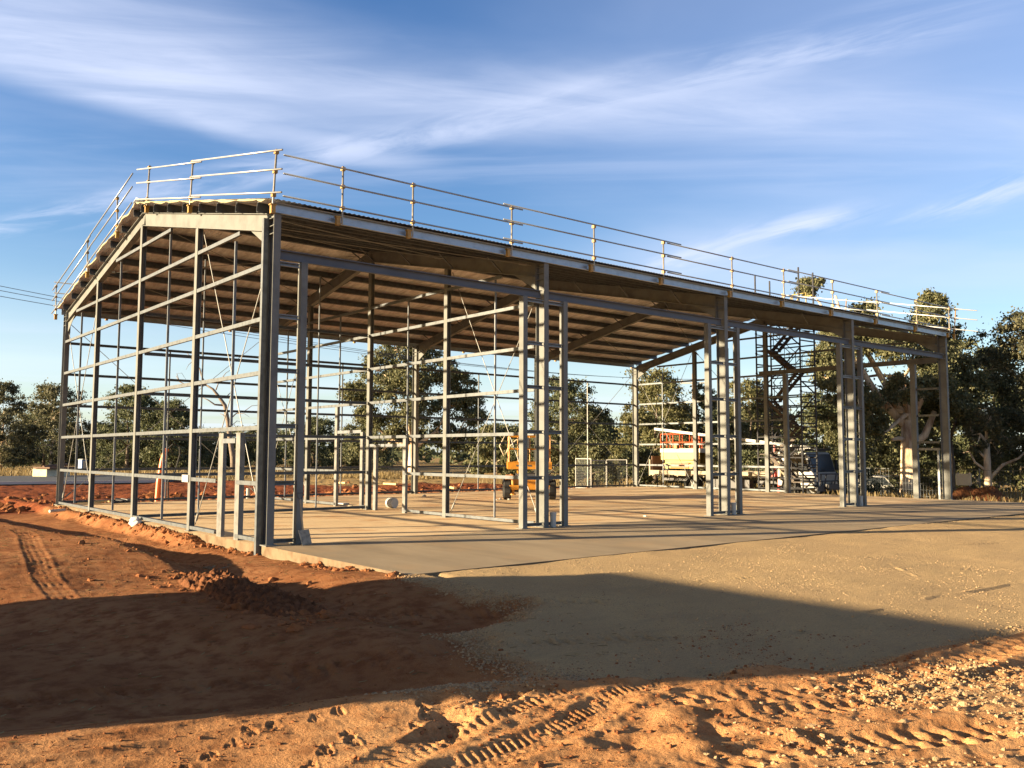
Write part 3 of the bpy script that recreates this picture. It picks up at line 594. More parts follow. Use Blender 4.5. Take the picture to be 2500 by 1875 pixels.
# purlins, eave purlins, fly braces
NP = 8
EAVEM = mat('eave_galvanised', (0.30, 0.355, 0.42), 0.42, 0.5, 0.15, 5)
PY = [0.55+k*(W/2-0.85)/(NP-1) for k in range(NP)]
for side in (0, 1):
    s = 1 if side == 0 else -1
    n = Vector((0, -math.sin(SL)*s, math.cos(SL)))
    for q in PY:
        y = q if side == 0 else W-q
        c = Vector((0, y, ztop(y)))+n*0.105
        for i in range(4):
            xa = -0.13 if i == 0 else i*B; xb = L+0.13 if i == 3 else (i+1)*B
            b = MB(); b.beam(c+Vector((xa, 0, 0)), c+Vector((xb-0.003, 0, 0)), Cprof(0.07, 0.20), up=n); b.build('purlin', GALV, shed)
    y = 0.035 if side == 0 else W-0.035
    for i in range(4):
        xa = -0.06 if i == 0 else i*B; xb = L+0.06 if i == 3 else (i+1)*B
        b = MB(); b.beam((xa, y-0.03*s, H+0.128), (xb-0.004, y-0.03*s, H+0.128), Cprof(0.07, 0.21)); b.build('eave_purlin', EAVEM, shed)
    for i in range(1, 4):
        for q in (1, 3, 5, 7):
            yy = PY[q] if side == 0 else W-PY[q]; x = frame_x(i)
            base = Vector((x, yy, ztop(yy)))-n*0.33
            for dx in (-1, 1):
                b = MB(); b.beam(base+Vector((0.07*dx, 0, 0)), base+Vector((0.62*dx, 0, 0))+n*0.36, Rprof(0.04, 0.03)); b.build('fly_brace', GALV, shed)
# bracing rods
RODM = mat('rod_steel', (0.22, 0.22, 0.21), 0.55, 0.2)
def rod(p0, p1, name='brace_rod', r=0.011):
    b = MB(); b.tube(p0, p1, r, n=6)
    d = (Vector(p1)-Vector(p0)).normalized(); b.tube(Vector(p0)+d*0.12, Vector(p0)+d*0.32, 0.03, n=6); b.build(name, RODM, shed)
for x, zt in ((0.13, 5.9), (B+0.1, 6.0), (L-0.14, 6.0)):
    if x < L-1: rod((x, 0.40, 0.15), (x, W/4-0.1, gz(W/4, 0)-0.1)); rod((x, W/4-0.1, 0.15), (x, 0.40, zt))
    rod((x, W-0.4, 0.15), (x, 3*W/4+0.1, gz(W/4, 0)-0.1)); rod((x, 3*W/4+0.1, 0.15), (x, W-0.4, zt))
rod((L-0.14, 3*W/4-0.1, gz(W/4, 0)), (L-0.14, W/2+0.1, 3.0)); 
for i in (0, 3):
    xa, xb = frame_x(i)+0.1, frame_x(i+1)-0.1
    rod((xa, W-0.2, 0.2), (xb, W-0.2, 6.3)); rod((xb, W-0.2, 0.2), (xa, W-0.2, 6.3))
    for s, ys in ((1, (0.5, W/4, W/2-0.2)), (-1, (W-0.5, 3*W/4, W/2+0.2))):
        for ya, yb in zip(ys[:-1], ys[1:]):
            rod((xa, ya, ztop(ya)-0.08), (xb, yb, ztop(yb)-0.08), 'roof_rod'); rod((xb, ya, ztop(ya)-0.08), (xa, yb, ztop(yb)-0.08), 'roof_rod')
# insulation blanket (foil below) sagging between purlins, then the corrugated sheet
for side in (0, 1):
    s = 1 if side == 0 else -1
    n = np.array([0, -math.sin(SL)*s, math.cos(SL)])
    ys = np.linspace(-0.02, W/2, 90); xs = np.concatenate([np.linspace(-0.14, L+0.12, 330)])
    X, Y = np.meshgrid(xs, ys, indexing='ij'); pur = np.array([0.03]+PY+[W/2])
    k = np.clip(np.searchsorted(pur, Y)-1, 0, len(pur)-2); t = (Y-pur[k])/(pur[k+1]-pur[k]); t = np.clip(t, 0, 1)
    sag = 0.045*4*t*(1-t)*(0.7+0.6*vnoise(X*0.8, Y*0.8, 61))+0.010*fbm(X*3.5, Y*1.3, 3, 62)*4*t*(1-t)
    edge = (X < -0.10)*0.05*vnoise(X*0+Y*3, Y*0.5, 63)
    Yw = Y if side == 0 else W-Y
    base = np.stack([X-edge*2.2, Yw, H+(HR-H)*(Y/(W/2))], -1).reshape(-1, 3)
    low = base+n*(0.236-sag.ravel())[:, None]; nx, ny = len(xs), len(ys)
    top = base+n*(0.240+0.030*(vnoise(Y*2.5, X*2.5, 64).ravel()))[:, None]
    ii = (np.arange(nx-1)[:, None]*ny+np.arange(ny-1)[None, :]); f = np.stack([ii, ii+ny, ii+ny+1, ii+1], -1).reshape(-1, 4)
    if side == 0: f = f[:, ::-1]
    npmesh('foil_lining', low, f, FOIL, shed, smooth=True)
    # cream fibre edge of the blanket at both gables
    for e, nm in ((0, 0), (nx-1, 1)):
        r = np.arange(ny)+e*ny; V = np.concatenate([low[r]+np.array([0, 0, 0.02]), top[r]+np.array([0, 0, 0.01])]); q = np.arange(ny-1)
        ff = np.stack([q, q+1, q+1+ny, q+ny], -1); V2 = np.concatenate([V, V+np.array([0.10 if e == 0 else -0.10, 0, 0])]); ff = np.concatenate([ff, ff[:, ::-1]+2*ny, np.stack([q+ny, q+1+ny, q+1+3*ny, q+3*ny], -1)])
        npmesh('insulation_edge', V2, ff, CREAM, shed, smooth=True)
    xs2 = np.arange(-0.16, L+0.16, 0.019); zc = 0.011*np.sin(xs2*2*math.pi/0.114)
    prof = []
    for yy in (-0.13, W/2*0.33, W/2*0.66, W/2+0.02):
        yw = yy if side == 0 else W-yy
        prof.append(np.stack([xs2, np.full_like(xs2, yw), H+(HR-H)*yy/(W/2)+0.292+zc], -1))
    V = np.concatenate(prof); m_ = len(xs2); q = np.arange(m_-1); f = np.concatenate([np.stack([q+j*m_, q+1+j*m_, q+1+(j+1)*m_, q+(j+1)*m_], -1) for j in range(3)])
    if side == 1: f = f[:, ::-1]
    npmesh('roof_sheet', V, f, SHEET, shed, smooth=True)
b = MB(); b.prism([(W/2-0.3, HR+0.30), (W/2, HR+0.37), (W/2+0.3, HR+0.30), (W/2, HR+0.40)], 'x', -0.18, L+0.18); b.build('ridge_cap', SHEET, shed)
# downpipe stubs
for x in (B+0.22, 2*B+0.22, 3*B+0.22):
    b = MB(); b.tube((x, 0.02, 0), (x, 0.02, 0.34), 0.075, n=12); b.tube((x, 0.02, 0.30), (x, 0.02, 0.36), 0.085, n=12); tag(b.build('pipe_stub', PVC), 'capped white plastic downpipe stub beside the %s row column' % ('near middle' if x < 8 else 'third' if x < 16 else 'fourth'), 'pipe', 'white pipe stubs at the column feet')
for x, w_ in ((B-0.3, 'second'), (2*B-0.3, 'third')):
    b = MB(); b.tube((x, W+0.2, -0.1), (x, W+0.2, 0.40), 0.07, n=12); tag(b.build('pipe_stub', PVC), 'white pipe stub outside the far wall by its %s column from left' % w_, 'pipe', 'white pipe stubs at the column feet')

# ------------------------------------------------------------------ roof guardrails
def guardrail(label, posts, lift, rails, post_mat=POSTG, rail_mat=ALU, lean=(0, 0, 0), seglen=6.2, clamp_off=(0, 0, 0)):
    t = thing('guardrail', label, 'guardrail', posts[0], 0, 'guardrails along the roof edge'); o = Vector(posts[0])
    for p in posts:
        p = Vector(p)-o; top = p+Vector(lean)+Vector((0, 0, 1.12))
        b = MB(); b.path([p+Vector((0, 0, -0.12))-Vector(clamp_off), p+Vector((0, 0, -0.10)), p+(top-p)*0.0+Vector((0, 0, 0.0)), top], [0.022]*4, 7); po = b.build('post', post_mat, t, smooth=True)
        b = MB()
        for f in lift: q = p+(top-p)*(f/1.12); b.box(q, (0.075, 0.085, 0.075))
        b.build('rail_clamp', YELLOW, po)
        b = MB(); c = p-Vector(clamp_off)+Vector((0, 0, -0.06)); b.box(c, (0.09, 0.08, 0.17)); b.box(c+Vector((0, 0, 0.09)), (0.13, 0.10, 0.025)); b.build('foot_clamp', YELLOW, po)
    for j, (a, c) in enumerate(rails):
        a = Vector(a)-o; c = Vector(c)-o; d = (c-a); ln = d.length; d.normalize(); k = max(1, round(ln/seglen)); 
        for q in range(k):
            p0 = a+d*(ln*q/k-(0.30 if q else 0)); p1 = a+d*(ln*(q+1)/k+(0.30 if q < k-1 else 0)); of = Vector((0, 0, 0.045 if q % 2 else 0.0))
            b = MB(); b.tube(p0+of, p1+of, 0.020, n=8); b.build('rail', rail_mat, t, smooth=True)
    return t
EX = [0.05, 1.45, 3.2, 6.05, 8.85, 11.6, 14.75, 17.48, 20.4, 23.4, 26.4, 29.15]
LF = (0.22, 0.68, 1.06)
guardrail('aluminium three-rail guardrail along the near eave, on yellow foot clamps', [(x, -0.13, 6.72) for x in EX[1:]], LF, [((0.1, -0.17, 6.72+f), (29.9, -0.17, 6.72+f)) for f in LF], clamp_off=(0.08, -0.04, 0))
guardrail('three-rail guardrail along the far eave, seen past the left roof corner', [(x, W+0.13, 6.72) for x in EX[1::2]], LF, [((-0.3, W+0.17, 6.72+f), (29.8, W+0.17, 6.72+f)) for f in LF], clamp_off=(0, 0.05, 0))
def rake(label, x, ys, side, ext, lean, pm, rm, xo, seg=4.6, lf=LF):
    zr = lambda y: H+0.12+(HR-H)*(1-abs(y-W/2)/(W/2))
    return guardrail(label, [(x, y, zr(y)) for y in ys], lf, [((x+xo, ext[0], zr(ext[0])+f+0.0), (x+xo, ext[1], zr(ext[1])+f)) for f in lf], pm, rm, lean, seg, (0, 0, 0))
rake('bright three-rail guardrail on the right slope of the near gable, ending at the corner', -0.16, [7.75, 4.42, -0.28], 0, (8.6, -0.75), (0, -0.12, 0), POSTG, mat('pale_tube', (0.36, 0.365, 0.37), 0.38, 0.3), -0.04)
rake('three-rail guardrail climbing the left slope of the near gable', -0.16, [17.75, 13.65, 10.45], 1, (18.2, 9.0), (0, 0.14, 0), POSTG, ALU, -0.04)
rake('sun-glint white three-rail guardrail on the right slope of the far gable', L+0.16, [7.9, 4.6, -0.2], 0, (7.6, -1.15), (0, -0.1, 0), YELLOW, ALUB, -0.04)

# ------------------------------------------------------------------ machines
def wheel(name, c, r, w, parent, axis='y', hub=WHITE, tread=True):
    ax = Vector((0, 1, 0)) if axis == 'y' else Vector((1, 0, 0)); c = Vector(c)
    b = MB(); n = 24
    prof = [(r*0.62, -w/2), (r*0.9, -w/2), (r, -w*0.36), (r, w*0.36), (r*0.9, w/2), (r*0.62, w/2), (r*0.55, w*0.3), (r*0.55, -w*0.3)]
    o1 = ax.orthogonal().normalized(); o2 = ax.cross(o1); vs = []
    for k in range(n):
        a = 2*math.pi*k/n; dr = o1*math.cos(a)+o2*math.sin(a)
        for j, (q, t) in enumerate(prof): vs.append(c+dr*(q*(0.97 if (tread and k % 2 and j in (2, 3)) else 1))+ax*t)
    m_ = len(prof); b.add(vs, [(k*m_+j, k*m_+(j+1) % m_, ((k+1) % n)*m_+(j+1) % m_, ((k+1) % n)*m_+j) for k in range(n) for j in range(m_)])
    wo = b.build(name, BLACK, parent)
    b = MB(); b.tube(c-ax*w*0.30, c+ax*w*0.30, r*0.56, n=18); b.tube(c-ax*w*0.46, c+ax*w*0.46, r*0.22, n=12); b.build('rim', hub, wo, bevel=0.01)
    return wo
def rails_box(x0, x1, y0, y1, z0, z1, r, mids=(0.5,), nx=4, ny=3):
    b = MB(); C = [(x0, y0), (x1, y0), (x1, y1), (x0, y1)]
    for k in range(4):
        (ax, ay), (bx, by) = C[k], C[(k+1) % 4]; n = nx if k % 2 == 0 else ny
        for f in (1.0,)+tuple(mids): z = z0+(z1-z0)*f; b.tube((ax, ay, z), (bx, by, z), r, n=6)
        for j in range(n): t = j/n; b.tube((ax+(bx-ax)*t, ay+(by-ay)*t, z0), (ax+(bx-ax)*t, ay+(by-ay)*t, z1), r, n=6)
    return b
# rough-terrain scissor lift on the slab
lf = thing('scissor_lift', 'yellow rough-terrain scissor lift parked inside the shed on the slab', 'scissor lift', (16.0, 10.9, 0), R(52))
b = MB(); b.b2((-1.15, -0.62, 0.48), (1.15, 0.62, 0.84)); b.b2((-1.32, -0.80, 0.40), (-1.15, 0.80, 0.58)); b.b2((1.15, -0.80, 0.40), (1.32, 0.80, 0.58)); b.b2((-0.5, 0.62, 0.5), (0.55, 0.92, 0.95)); b.b2((-0.5, -0.92, 0.5), (0.55, -0.62, 0.95))
b.build('chassis', BOOMY, lf, bevel=0.02)
b = MB(); b.b2((-1.20, -0.50, 0.84), (-0.6, 0.50, 1.02)); b.b2((0.55, -0.5, 0.84), (1.05, 0.5, 1.0)); b.b2((-1.1, -0.75, 0.3), (-0.85, 0.75, 0.46)); b.b2((0.85, -0.75, 0.3), (1.1, 0.75, 0.46)); b.build('axle_housing', DGREY, lf, bevel=0.02)
for sx in (-0.95, 0.95):
    for sy in (-0.88, 0.88): wheel('wheel', (sx, sy, 0.40), 0.40, 0.30, lf, hub=BOOMY)
for sx in (-1.22, 1.22):
    for sy in (-0.66, 0.66):
        b = MB(); b.tube((sx, sy, 0.95), (sx, sy, 0.25), 0.06, n=10); b.tube((sx, sy, 0.25), (sx, sy, 0.20), 0.13, n=12); b.build('stabiliser', BOOMY, lf)
for sy in (-0.42, 0.42):
    b = MB()
    for k in range(3):
        z0 = 0.98+k*0.10; b.beam((-1.05, sy, z0), (1.05, sy, z0+0.09), Rprof(0.05, 0.07)); b.beam((-1.05, sy*0.86, z0+0.09), (1.05, sy*0.86, z0), Rprof(0.05, 0.07))
    b.build('scissor_arms', BOOMY, lf)
b = MB(); b.b2((-1.25, -0.82, 1.30), (1.25, 0.82, 1.36)); b.b2((-1.28, -0.86, 1.20), (1.28, -0.82, 1.48)); b.b2((-1.28, 0.82, 1.20), (1.28, 0.86, 1.48)); b.b2((-1.28, -0.82, 1.20), (-1.25, 0.82, 1.48)); b.b2((1.25, -0.82, 1.20), (1.28, 0.82, 1.48))
b.build('platform', BOOMY, lf)
b = MB()
for yy in (-0.55, -0.1, 0.35): b.prism([(yy, 1.30), (yy+0.16, 1.30), (yy+0.20, 1.37), (yy+0.04, 1.37)], 'x', -1.284, -1.281)
b.build('warning_stripes', DGREY, lf)
rails_box(-1.22, 1.22, -0.80, 0.80, 1.48, 2.50, 0.022, (0.5,), 4, 4).build('guard_rails', BOOMY, lf)
b = MB(); b.b2((-1.36, 0.02, 2.02), (-1.24, 0.26, 2.42)); b.build('control_box', DGREY, lf, bevel=0.01)
b = MB(); b.b2((-1.31, -0.62, 1.70), (-1.25, -0.36, 2.02)); b.build('manual_case', WHITE, lf, bevel=0.01)

# flatbed truck behind the far gable, cab to the right
GT = -0.42
tr = thing('flatbed_truck', 'white-cabbed flatbed crane truck parked outside beyond the far gable', 'truck', (33.3, 13.15, GT), R(-90))
def TY(y): return 12.6-y                      # local x runs toward the cab (world -y)
b = MB()
for s in (-0.42, 0.42): b.beam((-5.3, s, 0.80), (5.1, s, 0.80), Cprof(0.08, 0.24))
for x in np.arange(-5, 5, 1.2): b.b2((x, -0.38, 0.72), (x+0.1, 0.38, 0.86))
b.b2((-0.2, -0.9, 0.35), (1.1, -0.50, 0.85)); b.b2((-1.3, -0.95, 0.40), (-0.35, -0.5, 0.85)); b.build('chassis', DGREY, tr)
b = MB(); b.b2((-5.6, -1.2, 1.06), (2.4, 1.2, 1.26))
for s in (-1, 1):
    b.b2((-5.6, s*1.22-0.02, 1.00), (2.4, s*1.22+0.02, 1.28))
    for x in np.arange(-5.4, 2.3, 0.62): b.b2((x, s*1.235-0.02, 0.94), (x+0.07, s*1.235+0.02, 1.02))
b.build('deck', BUFF, tr)
b = MB()
for y in (-1.15, 1.15): b.b2((-5.70, y-0.05, 0.95), (-5.6, y+0.05, 1.9))
b.build('tail_post', BUFF, tr)
b = MB(); b.b2((-5.59, -1.1, 1.262), (-5.53, 1.1, 2.10)); b.build('loading_ramp', RUST, tr)
b = MB()
for y in (-1.1, 0, 1.1): b.b2((2.42, y-0.04, 1.26), (2.50, y+0.04, 2.35))
for z in (1.8, 2.32): b.b2((2.43, -1.1, z-0.03), (2.49, 1.1, z+0.03))
b.build('headboard', WHITE, tr)
for s in (-1, 1):
    wheel('wheel', (-2.55, s*0.98, 0.46), 0.47, 0.52, tr); wheel('wheel', (3.75, s*1.02, 0.46), 0.47, 0.28, tr)
    b = MB(); b.path([(-3.15, s*1.0, 0.75), (-2.9, s*1.0, 1.0), (-2.2, s*1.0, 1.0), (-1.95, s*1.0, 0.75)], [0.03]*4, 6); b.build('mudguard', BLACK, tr)
# cab: side outline extruded across
cabp = [(2.95, 0.62), (3.20, 0.62), (3.28, 0.90), (3.52, 1.04), (3.98, 1.04), (4.24, 0.90), (4.32, 0.55), (5.05, 0.55), (5.10, 1.15), (4.98, 1.32), (4.70, 2.22), (4.50, 2.36), (2.98, 2.36)]
b = MB(); b.prism(cabp, 'y', -1.08, 1.08); cab = b.build('cab', WHITE, tr, bevel=0.04)
for s in (-1, 1):
    y = s*1.083
    b = MB(); b.prism([(3.66, 1.38), (4.83, 1.34), (4.58, 2.18), (3.66, 2.20)], 'y', y-0.006, y+0.006); b.build('side_window', GLASS, cab)
    b = MB(); b.prism([(3.62, 0.66+0.42), (4.86, 1.08), (4.87, 1.30), (3.62, 1.34)], 'y', y-0.004, y+0.004); b.build('door_panel', WHITE, cab)
    b = MB(); b.b2((4.86, s*1.25-0.09, 1.45), (4.92, s*1.25+0.09, 1.95)); b.tube((4.75, s*1.09, 1.9), (4.9, s*1.25, 1.9), 0.015, n=6); b.build('mirror', BLACK, cab)
    b = MB(); b.b2((5.03, s*0.78-0.16, 0.72), (5.13, s*0.78+0.16, 0.90)); b.build('headlight', PLASTIC, cab)
b = MB(); b.prism([(5.0, 1.34), (5.015, 1.345), (4.735, 2.24), (4.715, 2.235)], 'y', -0.96, 0.96); b.build('windscreen', GLASS, cab)
b = MB(); b.prism([(2.9, 2.40), (4.6, 2.40), (4.75, 2.52), (2.9, 2.56)], 'y', -1.0, 1.0); b.build('roof_deflector', DGREY, cab)
b = MB(); b.b2((5.10, -1.1, 0.40), (5.28, 1.1, 0.66))
for y in (-0.9, -0.45, 0.45, 0.9): b.tube((5.24, y, 0.6), (5.36, y, 1.28), 0.035, n=8)
for z in (0.9, 1.25): b.tube((5.33, -0.95, z), (5.33, 0.95, z), 0.035, n=8)
b.b2((5.28, -0.5, 0.5), (5.5, 0.5, 0.75)); b.build('bull_bar', DGREY, tr)
b = MB(); b.b2((2.60, -0.35, 0.95), (2.95, 0.35, 1.5)); b.tube((2.68, -0.55, 0.0), (2.68, -0.55, 1.35), 0.07, n=10); b.tube((2.68, 0.95, 0.0), (2.68, 0.95, 1.2), 0.06, n=10); b.b2((2.55, -1.05, 1.05), (2.8, 1.05, 1.22)); b.build('crane_base', RED, tr, bevel=0.02)
b = MB(); b.tube((2.74, 0, 1.4), (2.74, 0, 2.62), 0.15, n=12); b.tube((2.58, -0.75, 1.2), (2.50, -0.62, 2.68), 0.08, n=10); b.b2((2.55, -0.15, 2.45), (2.9, 0.15, 2.8)); b.build('crane_mast', RED, tr)
b = MB(); b.beam((-5.6, -0.75, 3.70), (4.95, -0.75, 2.52), Rprof(0.13, 0.15)); b.build('crane_boom', WHITE, tr)
b = MB(); b.path([(2.4, -1.12, 2.0), (3.0, -1.16, 1.6), (3.5, -1.2, 1.15), (4.1, -1.2, 0.78)], [0.06, 0.06, 0.05, 0.05], 8); b.path([(3.1, -1.18, 2.15), (3.25, -1.2, 1.5), (3.2, -1.2, 0.9)], [0.06, 0.07, 0.06], 8); b.build('crane_jib', BUFF, tr)
b = MB(); b.beam((-0.62, -1.0, 1.9), (-0.42, -0.95, 3.15), Rprof(0.06, 0.05)); b.build('ratchet_strap', BLUE, tr)

l2 = thing('scissor_lift', 'orange-railed pale yellow scissor lift loaded on the flatbed truck deck', 'scissor lift', (33.1, 16.85, GT+1.26), R(-90))
b = MB(); b.b2((-1.35, -0.52, 0.12), (1.35, 0.52, 0.42)); b.build('chassis', LEMON, l2, bevel=0.03)
b = MB(); b.b2((-0.75, -0.56, 0.16), (0.62, 0.56, 0.46)); b.build('battery_tray', ORANGE, l2, bevel=0.02)
for sx in (-1.05, 1.05):
    for sy in (-0.48, 0.48): wheel('wheel', (sx, sy, 0.20), 0.20, 0.13, l2, hub=LEMON, tread=False)
for sy in (-0.40, 0.40):
    b = MB()
    for k in range(5):
        z0 = 0.45+k*0.10; b.beam((-1.25, sy, z0), (1.25, sy, z0+0.09), Rprof(0.05, 0.08)); b.beam((-1.25, sy*0.85, z0+0.09), (1.25, sy*0.85, z0), Rprof(0.05, 0.08))
    b.build('scissor_arms', LEMON, l2)
b = MB(); b.b2((-1.45, -0.56, 0.62), (1.40, -0.50, 1.04)); b.b2((-1.45, 0.50, 0.62), (1.40, 0.56, 1.04)); b.b2((-1.45, -0.5, 0.70), (-1.41, 0.5, 1.04)); b.build('side_cover', LEMON, l2, bevel=0.015)
b = MB(); b.b2((-1.50, -0.58, 1.04), (1.45, 0.58, 1.28)); b.build('platform', WHITE, l2, bevel=0.015)
rails_box(-1.46, 1.42, -0.55, 0.55, 1.28, 2.12, 0.026, (0.42,), 4, 2).build('guard_rails', ORANGE, l2)
b = MB(); b.b2((1.02, -0.60, 1.55), (1.40, -0.55, 2.10)); b.build('entry_gate', ORANGE, l2)
b = MB(); b.b2((-0.35, -0.72, 1.28), (-0.12, -0.58, 1.55)); b.build('control_box', YELLOW, l2, bevel=0.01)

# ------------------------------------------------------------------ scaffold stair tower
sc = thing('scaffold_stair', 'dark steel scaffold stair tower rising past the roof beyond the far gable', 'scaffold', (30.2, 7.43, -0.45))
SX, SY = 1.25, 2.48; ZR = 0.45
tops = {(0, 0): 11.3, (0, 1): 11.25, (1, 0): 11.2, (1, 1): 11.15}
for i in (0, 1):
    for j in (0, 1):
        b = MB(); zt = tops[(i, j)]; b.tube((SX*i, SY*j, 0), (SX*i, SY*j, zt), 0.042, n=8)
        for z in np.arange(0.3, zt, 0.5): b.tube((SX*i, SY*j, z-0.03), (SX*i, SY*j, z+0.03), 0.058 if int(z/0.5) % 2 == 0 else 0.04, n=8)
        b.b2((SX*i-0.08, SY*j-0.08, 0.0), (SX*i+0.08, SY*j+0.08, 0.015)); b.build('standard', SCAF, sc)
for z in np.arange(0.6, 9.6, 0.5):
    for i in (0, 1):
        b = MB(); b.tube((SX*i, 0, z), (SX*i, SY, z), 0.034, n=6); b.build('ledger', SCAF, sc)
for z in np.arange(0.75, 9.6, 1.0):
    for j in (0, 1):
        b = MB(); b.tube((0, SY*j, z), (SX, SY*j, z), 0.034, n=6); b.tube((0, SY*j, z+0.5), (SX, SY*j, z+0.5), 0.022, n=6); b.build('transom', SCAF, sc)
for k in range(4):
    z = 0.6+k*2.3
    for i in (0, 1):
        b = MB(); a, c = (0, SY) if (k+i) % 2 else (SY, 0); b.tube((SX*i, a, z), (SX*i, c, z+2.2), 0.034, n=6); b.build('brace', SCAF, sc)
LVZ = [0.95, 2.28, 3.61, 4.92, 6.28, 7.45, 8.75]            # landings alternate right and left
for k in range(6):
    za, zb = LVZ[k], LVZ[k+1]; ya, yb = (0.55, 1.93) if k % 2 == 0 else (1.93, 0.55)
    xx = 0.30 if k % 2 == 0 else 0.85
    b = MB()
    for dx in (-0.26, 0.26): b.beam((xx+dx, ya, za), (xx+dx, yb, zb), Rprof(0.035, 0.17))
    for q in range(6): f = (q+0.5)/6; b.box((xx, ya+(yb-ya)*f, za+(zb-za)*f), (0.52, 0.22, 0.035))
    fl = b.build('stair_flight', TREAD, sc)
    b = MB()
    for dx in (-0.28, 0.28):
        b.tube((xx+dx, ya, za+0.9), (xx+dx, yb, zb+0.9), 0.018, n=6)
        for f in (0.05, 0.5, 0.95): p = ya+(yb-ya)*f, za+(zb-za)*f; b.tube((xx+dx, p[0], p[1]), (xx+dx, p[0], p[1]+0.9), 0.016, n=6)
    b.build('handrail', SCAF, fl)
for k, z in enumerate(LVZ):
    y0, y1 = (0.02, 0.62) if k % 2 == 0 else (SY-0.62, SY-0.02)
    b = MB(); b.b2((0.03, y0, z-0.05), (SX-0.03, y1, z)); b.build('landing', TREAD, sc)
b = MB(); b.path([(0.3, 1.25, 8.85), (0.3, 0.55, 10.05), (0.3, -0.2, 10.05), (0.3, -0.2, 9.2)], [0.03]*4, 8); b.path([(0.85, 1.25, 8.85), (0.85, 0.55, 10.0), (0.85, -0.2, 10.0)], [0.03]*3, 8)
for y, z in ((0.55, 9.2), (0.2, 9.2), (0.8, 9.0)): b.tube((0.3, y, z-0.4), (0.3, y, z+0.85 if y < 0.7 else z+0.55), 0.028, n=8)
b.build('exit_handrail', LEMON, sc)
b = MB(); b.b2((0.0, -0.35, 8.98), (SX, 0.9, 9.03)); b.build('exit_landing', TREAD, sc)

# ------------------------------------------------------------------ fence, sign, panels, pole, small things
fn = thing('wire_fence', 'wire boundary fence with thin posts behind the truck and gum trees', 'fence', (33.0, -8.0, -0.55))
d = Vector((3.4, 31.0, 0)); ln = d.length; d.normalize()
for k in range(11):
    b = MB(); p = d*(k*3.0); b.tube(p, p+Vector((0, 0, 1.75)), 0.03, n=6); b.build('fence_post', GALV, fn)
b = MB()
for z in (0.1, 0.4, 0.7, 1.0, 1.3, 1.68): b.tube(Vector((0, 0, z)), d*30+Vector((0, 0, z)), 0.012 if z > 1.6 else 0.005, n=4)
for k in range(200): p = d*(k*0.15); b.beam(p+Vector((0, 0, 0.1)), p+Vector((0, 0, 1.68)), Rprof(0.006, 0.006))
b.build('fence_wire', GALV, fn)
b = MB(); b.box((33.93, 1.62, 0.70), (0.03, 0.72, 0.52), rz=-0.11)
for dy in (-0.25, 0.25): b.box((33.95, 1.62+dy, 0.70), (0.04, 0.03, 0.6), rz=-0.11)
tag(b.build('sign_board', WHITE), 'plain white board hung on the wire fence right of the far shed corner', 'sign')
def mesh_panel(p0, p1, h, label):
    t = thing('mesh_panel', label, 'fence panel', p0, math.atan2(p1[1]-p0[1], p1[0]-p0[0]), 'temporary fence panels'); l = math.hypot(p1[0]-p0[0], p1[1]-p0[1])
    b = MB(); r = 0.028
    b.tube((0, 0, 0), (0, 0, h), r); b.tube((l, 0, 0), (l, 0, h), r); b.tube((0, 0, h), (l, 0, h), r); b.tube((0, 0, 0.08), (l, 0, 0.08), r); b.b2((-0.1, -0.3, 0), (0.12, 0.3, 0.05)); b.build('panel_frame', WHITE, t)
    b = MB()
    for z in np.arange(0.15, h, 0.09): b.beam((0, 0, z), (l, 0, z), Rprof(0.009, 0.009))
    for x in np.arange(0.06, l, 0.09): b.beam((x, 0, 0.08), (x, 0, h), Rprof(0.009, 0.009))
    b.build('wire_mesh', GALV, t)
mesh_panel((27.6, 20.35, -0.2), (27.45, 18.95, -0.2), 1.72, 'white-framed mesh panel leaning open, leftmost of the temporary fence panels')
mesh_panel((28.0, 19.5, -0.2), (29.05, 19.35, -0.2), 1.62, 'middle mesh panel of the temporary fence set, between the two white-edged ones')
mesh_panel((29.05, 19.3, -0.2), (29.75, 18.4, -0.2), 1.66, 'mesh panel nearest the far shed corner, right end of the temporary fence set')
t = thing('power_pole', 'dark timber power pole with a white crossarm among trees behind the far gable', 'power pole', (51.9, 31.5, -0.5))
b = MB(); b.tube((0, 0, 0), (0, 0, 9.1), 0.17, 0.12, 10); b.build('pole', POLEW, t)
b = MB(); q = Vector((0.62, -0.78, 0)); b.beam(Vector((0, 0, 8.3))-q*1.1+Vector((0.16, 0.1, 0)), Vector((0, 0, 8.3))+q*1.1+Vector((0.16, 0.1, 0)), Rprof(0.12, 0.12)); b.build('crossarm', PVC, t)
for k in (-0.95, 0.0, 0.95):
    b = MB(); c = Vector((0.16, 0.1, 8.36))+q*k; b.tube(c, c+Vector((0, 0, 0.22)), 0.05, n=8); b.build('insulator', PVC, t)
for k, (dz, lab) in enumerate(((0.30, 'topmost thin power line sagging across the sky behind the shed'), (0.0, 'middle thin power line sagging across the sky behind the shed'), (-0.35, 'lowest thin power line sagging across the sky behind the shed'))):
    c = Vector((52.0, 31.6, 8.1))+q*(k-1)*0.95; e = Vector((-7.4, 25.65, 9.3+dz*1.0))+Vector((0.1, -0.95, 0))*(k-1)*0.3; pts = []
    for j in range(25): f = j/24; p = c.lerp(e, f); p.z -= 4*f*(1-f)*1.15; pts.append(p)
    b = MB(); b.path(pts, [0.013]*25, 5); tag(b.build('power_line', DARKST), lab, 'power line', 'power lines')
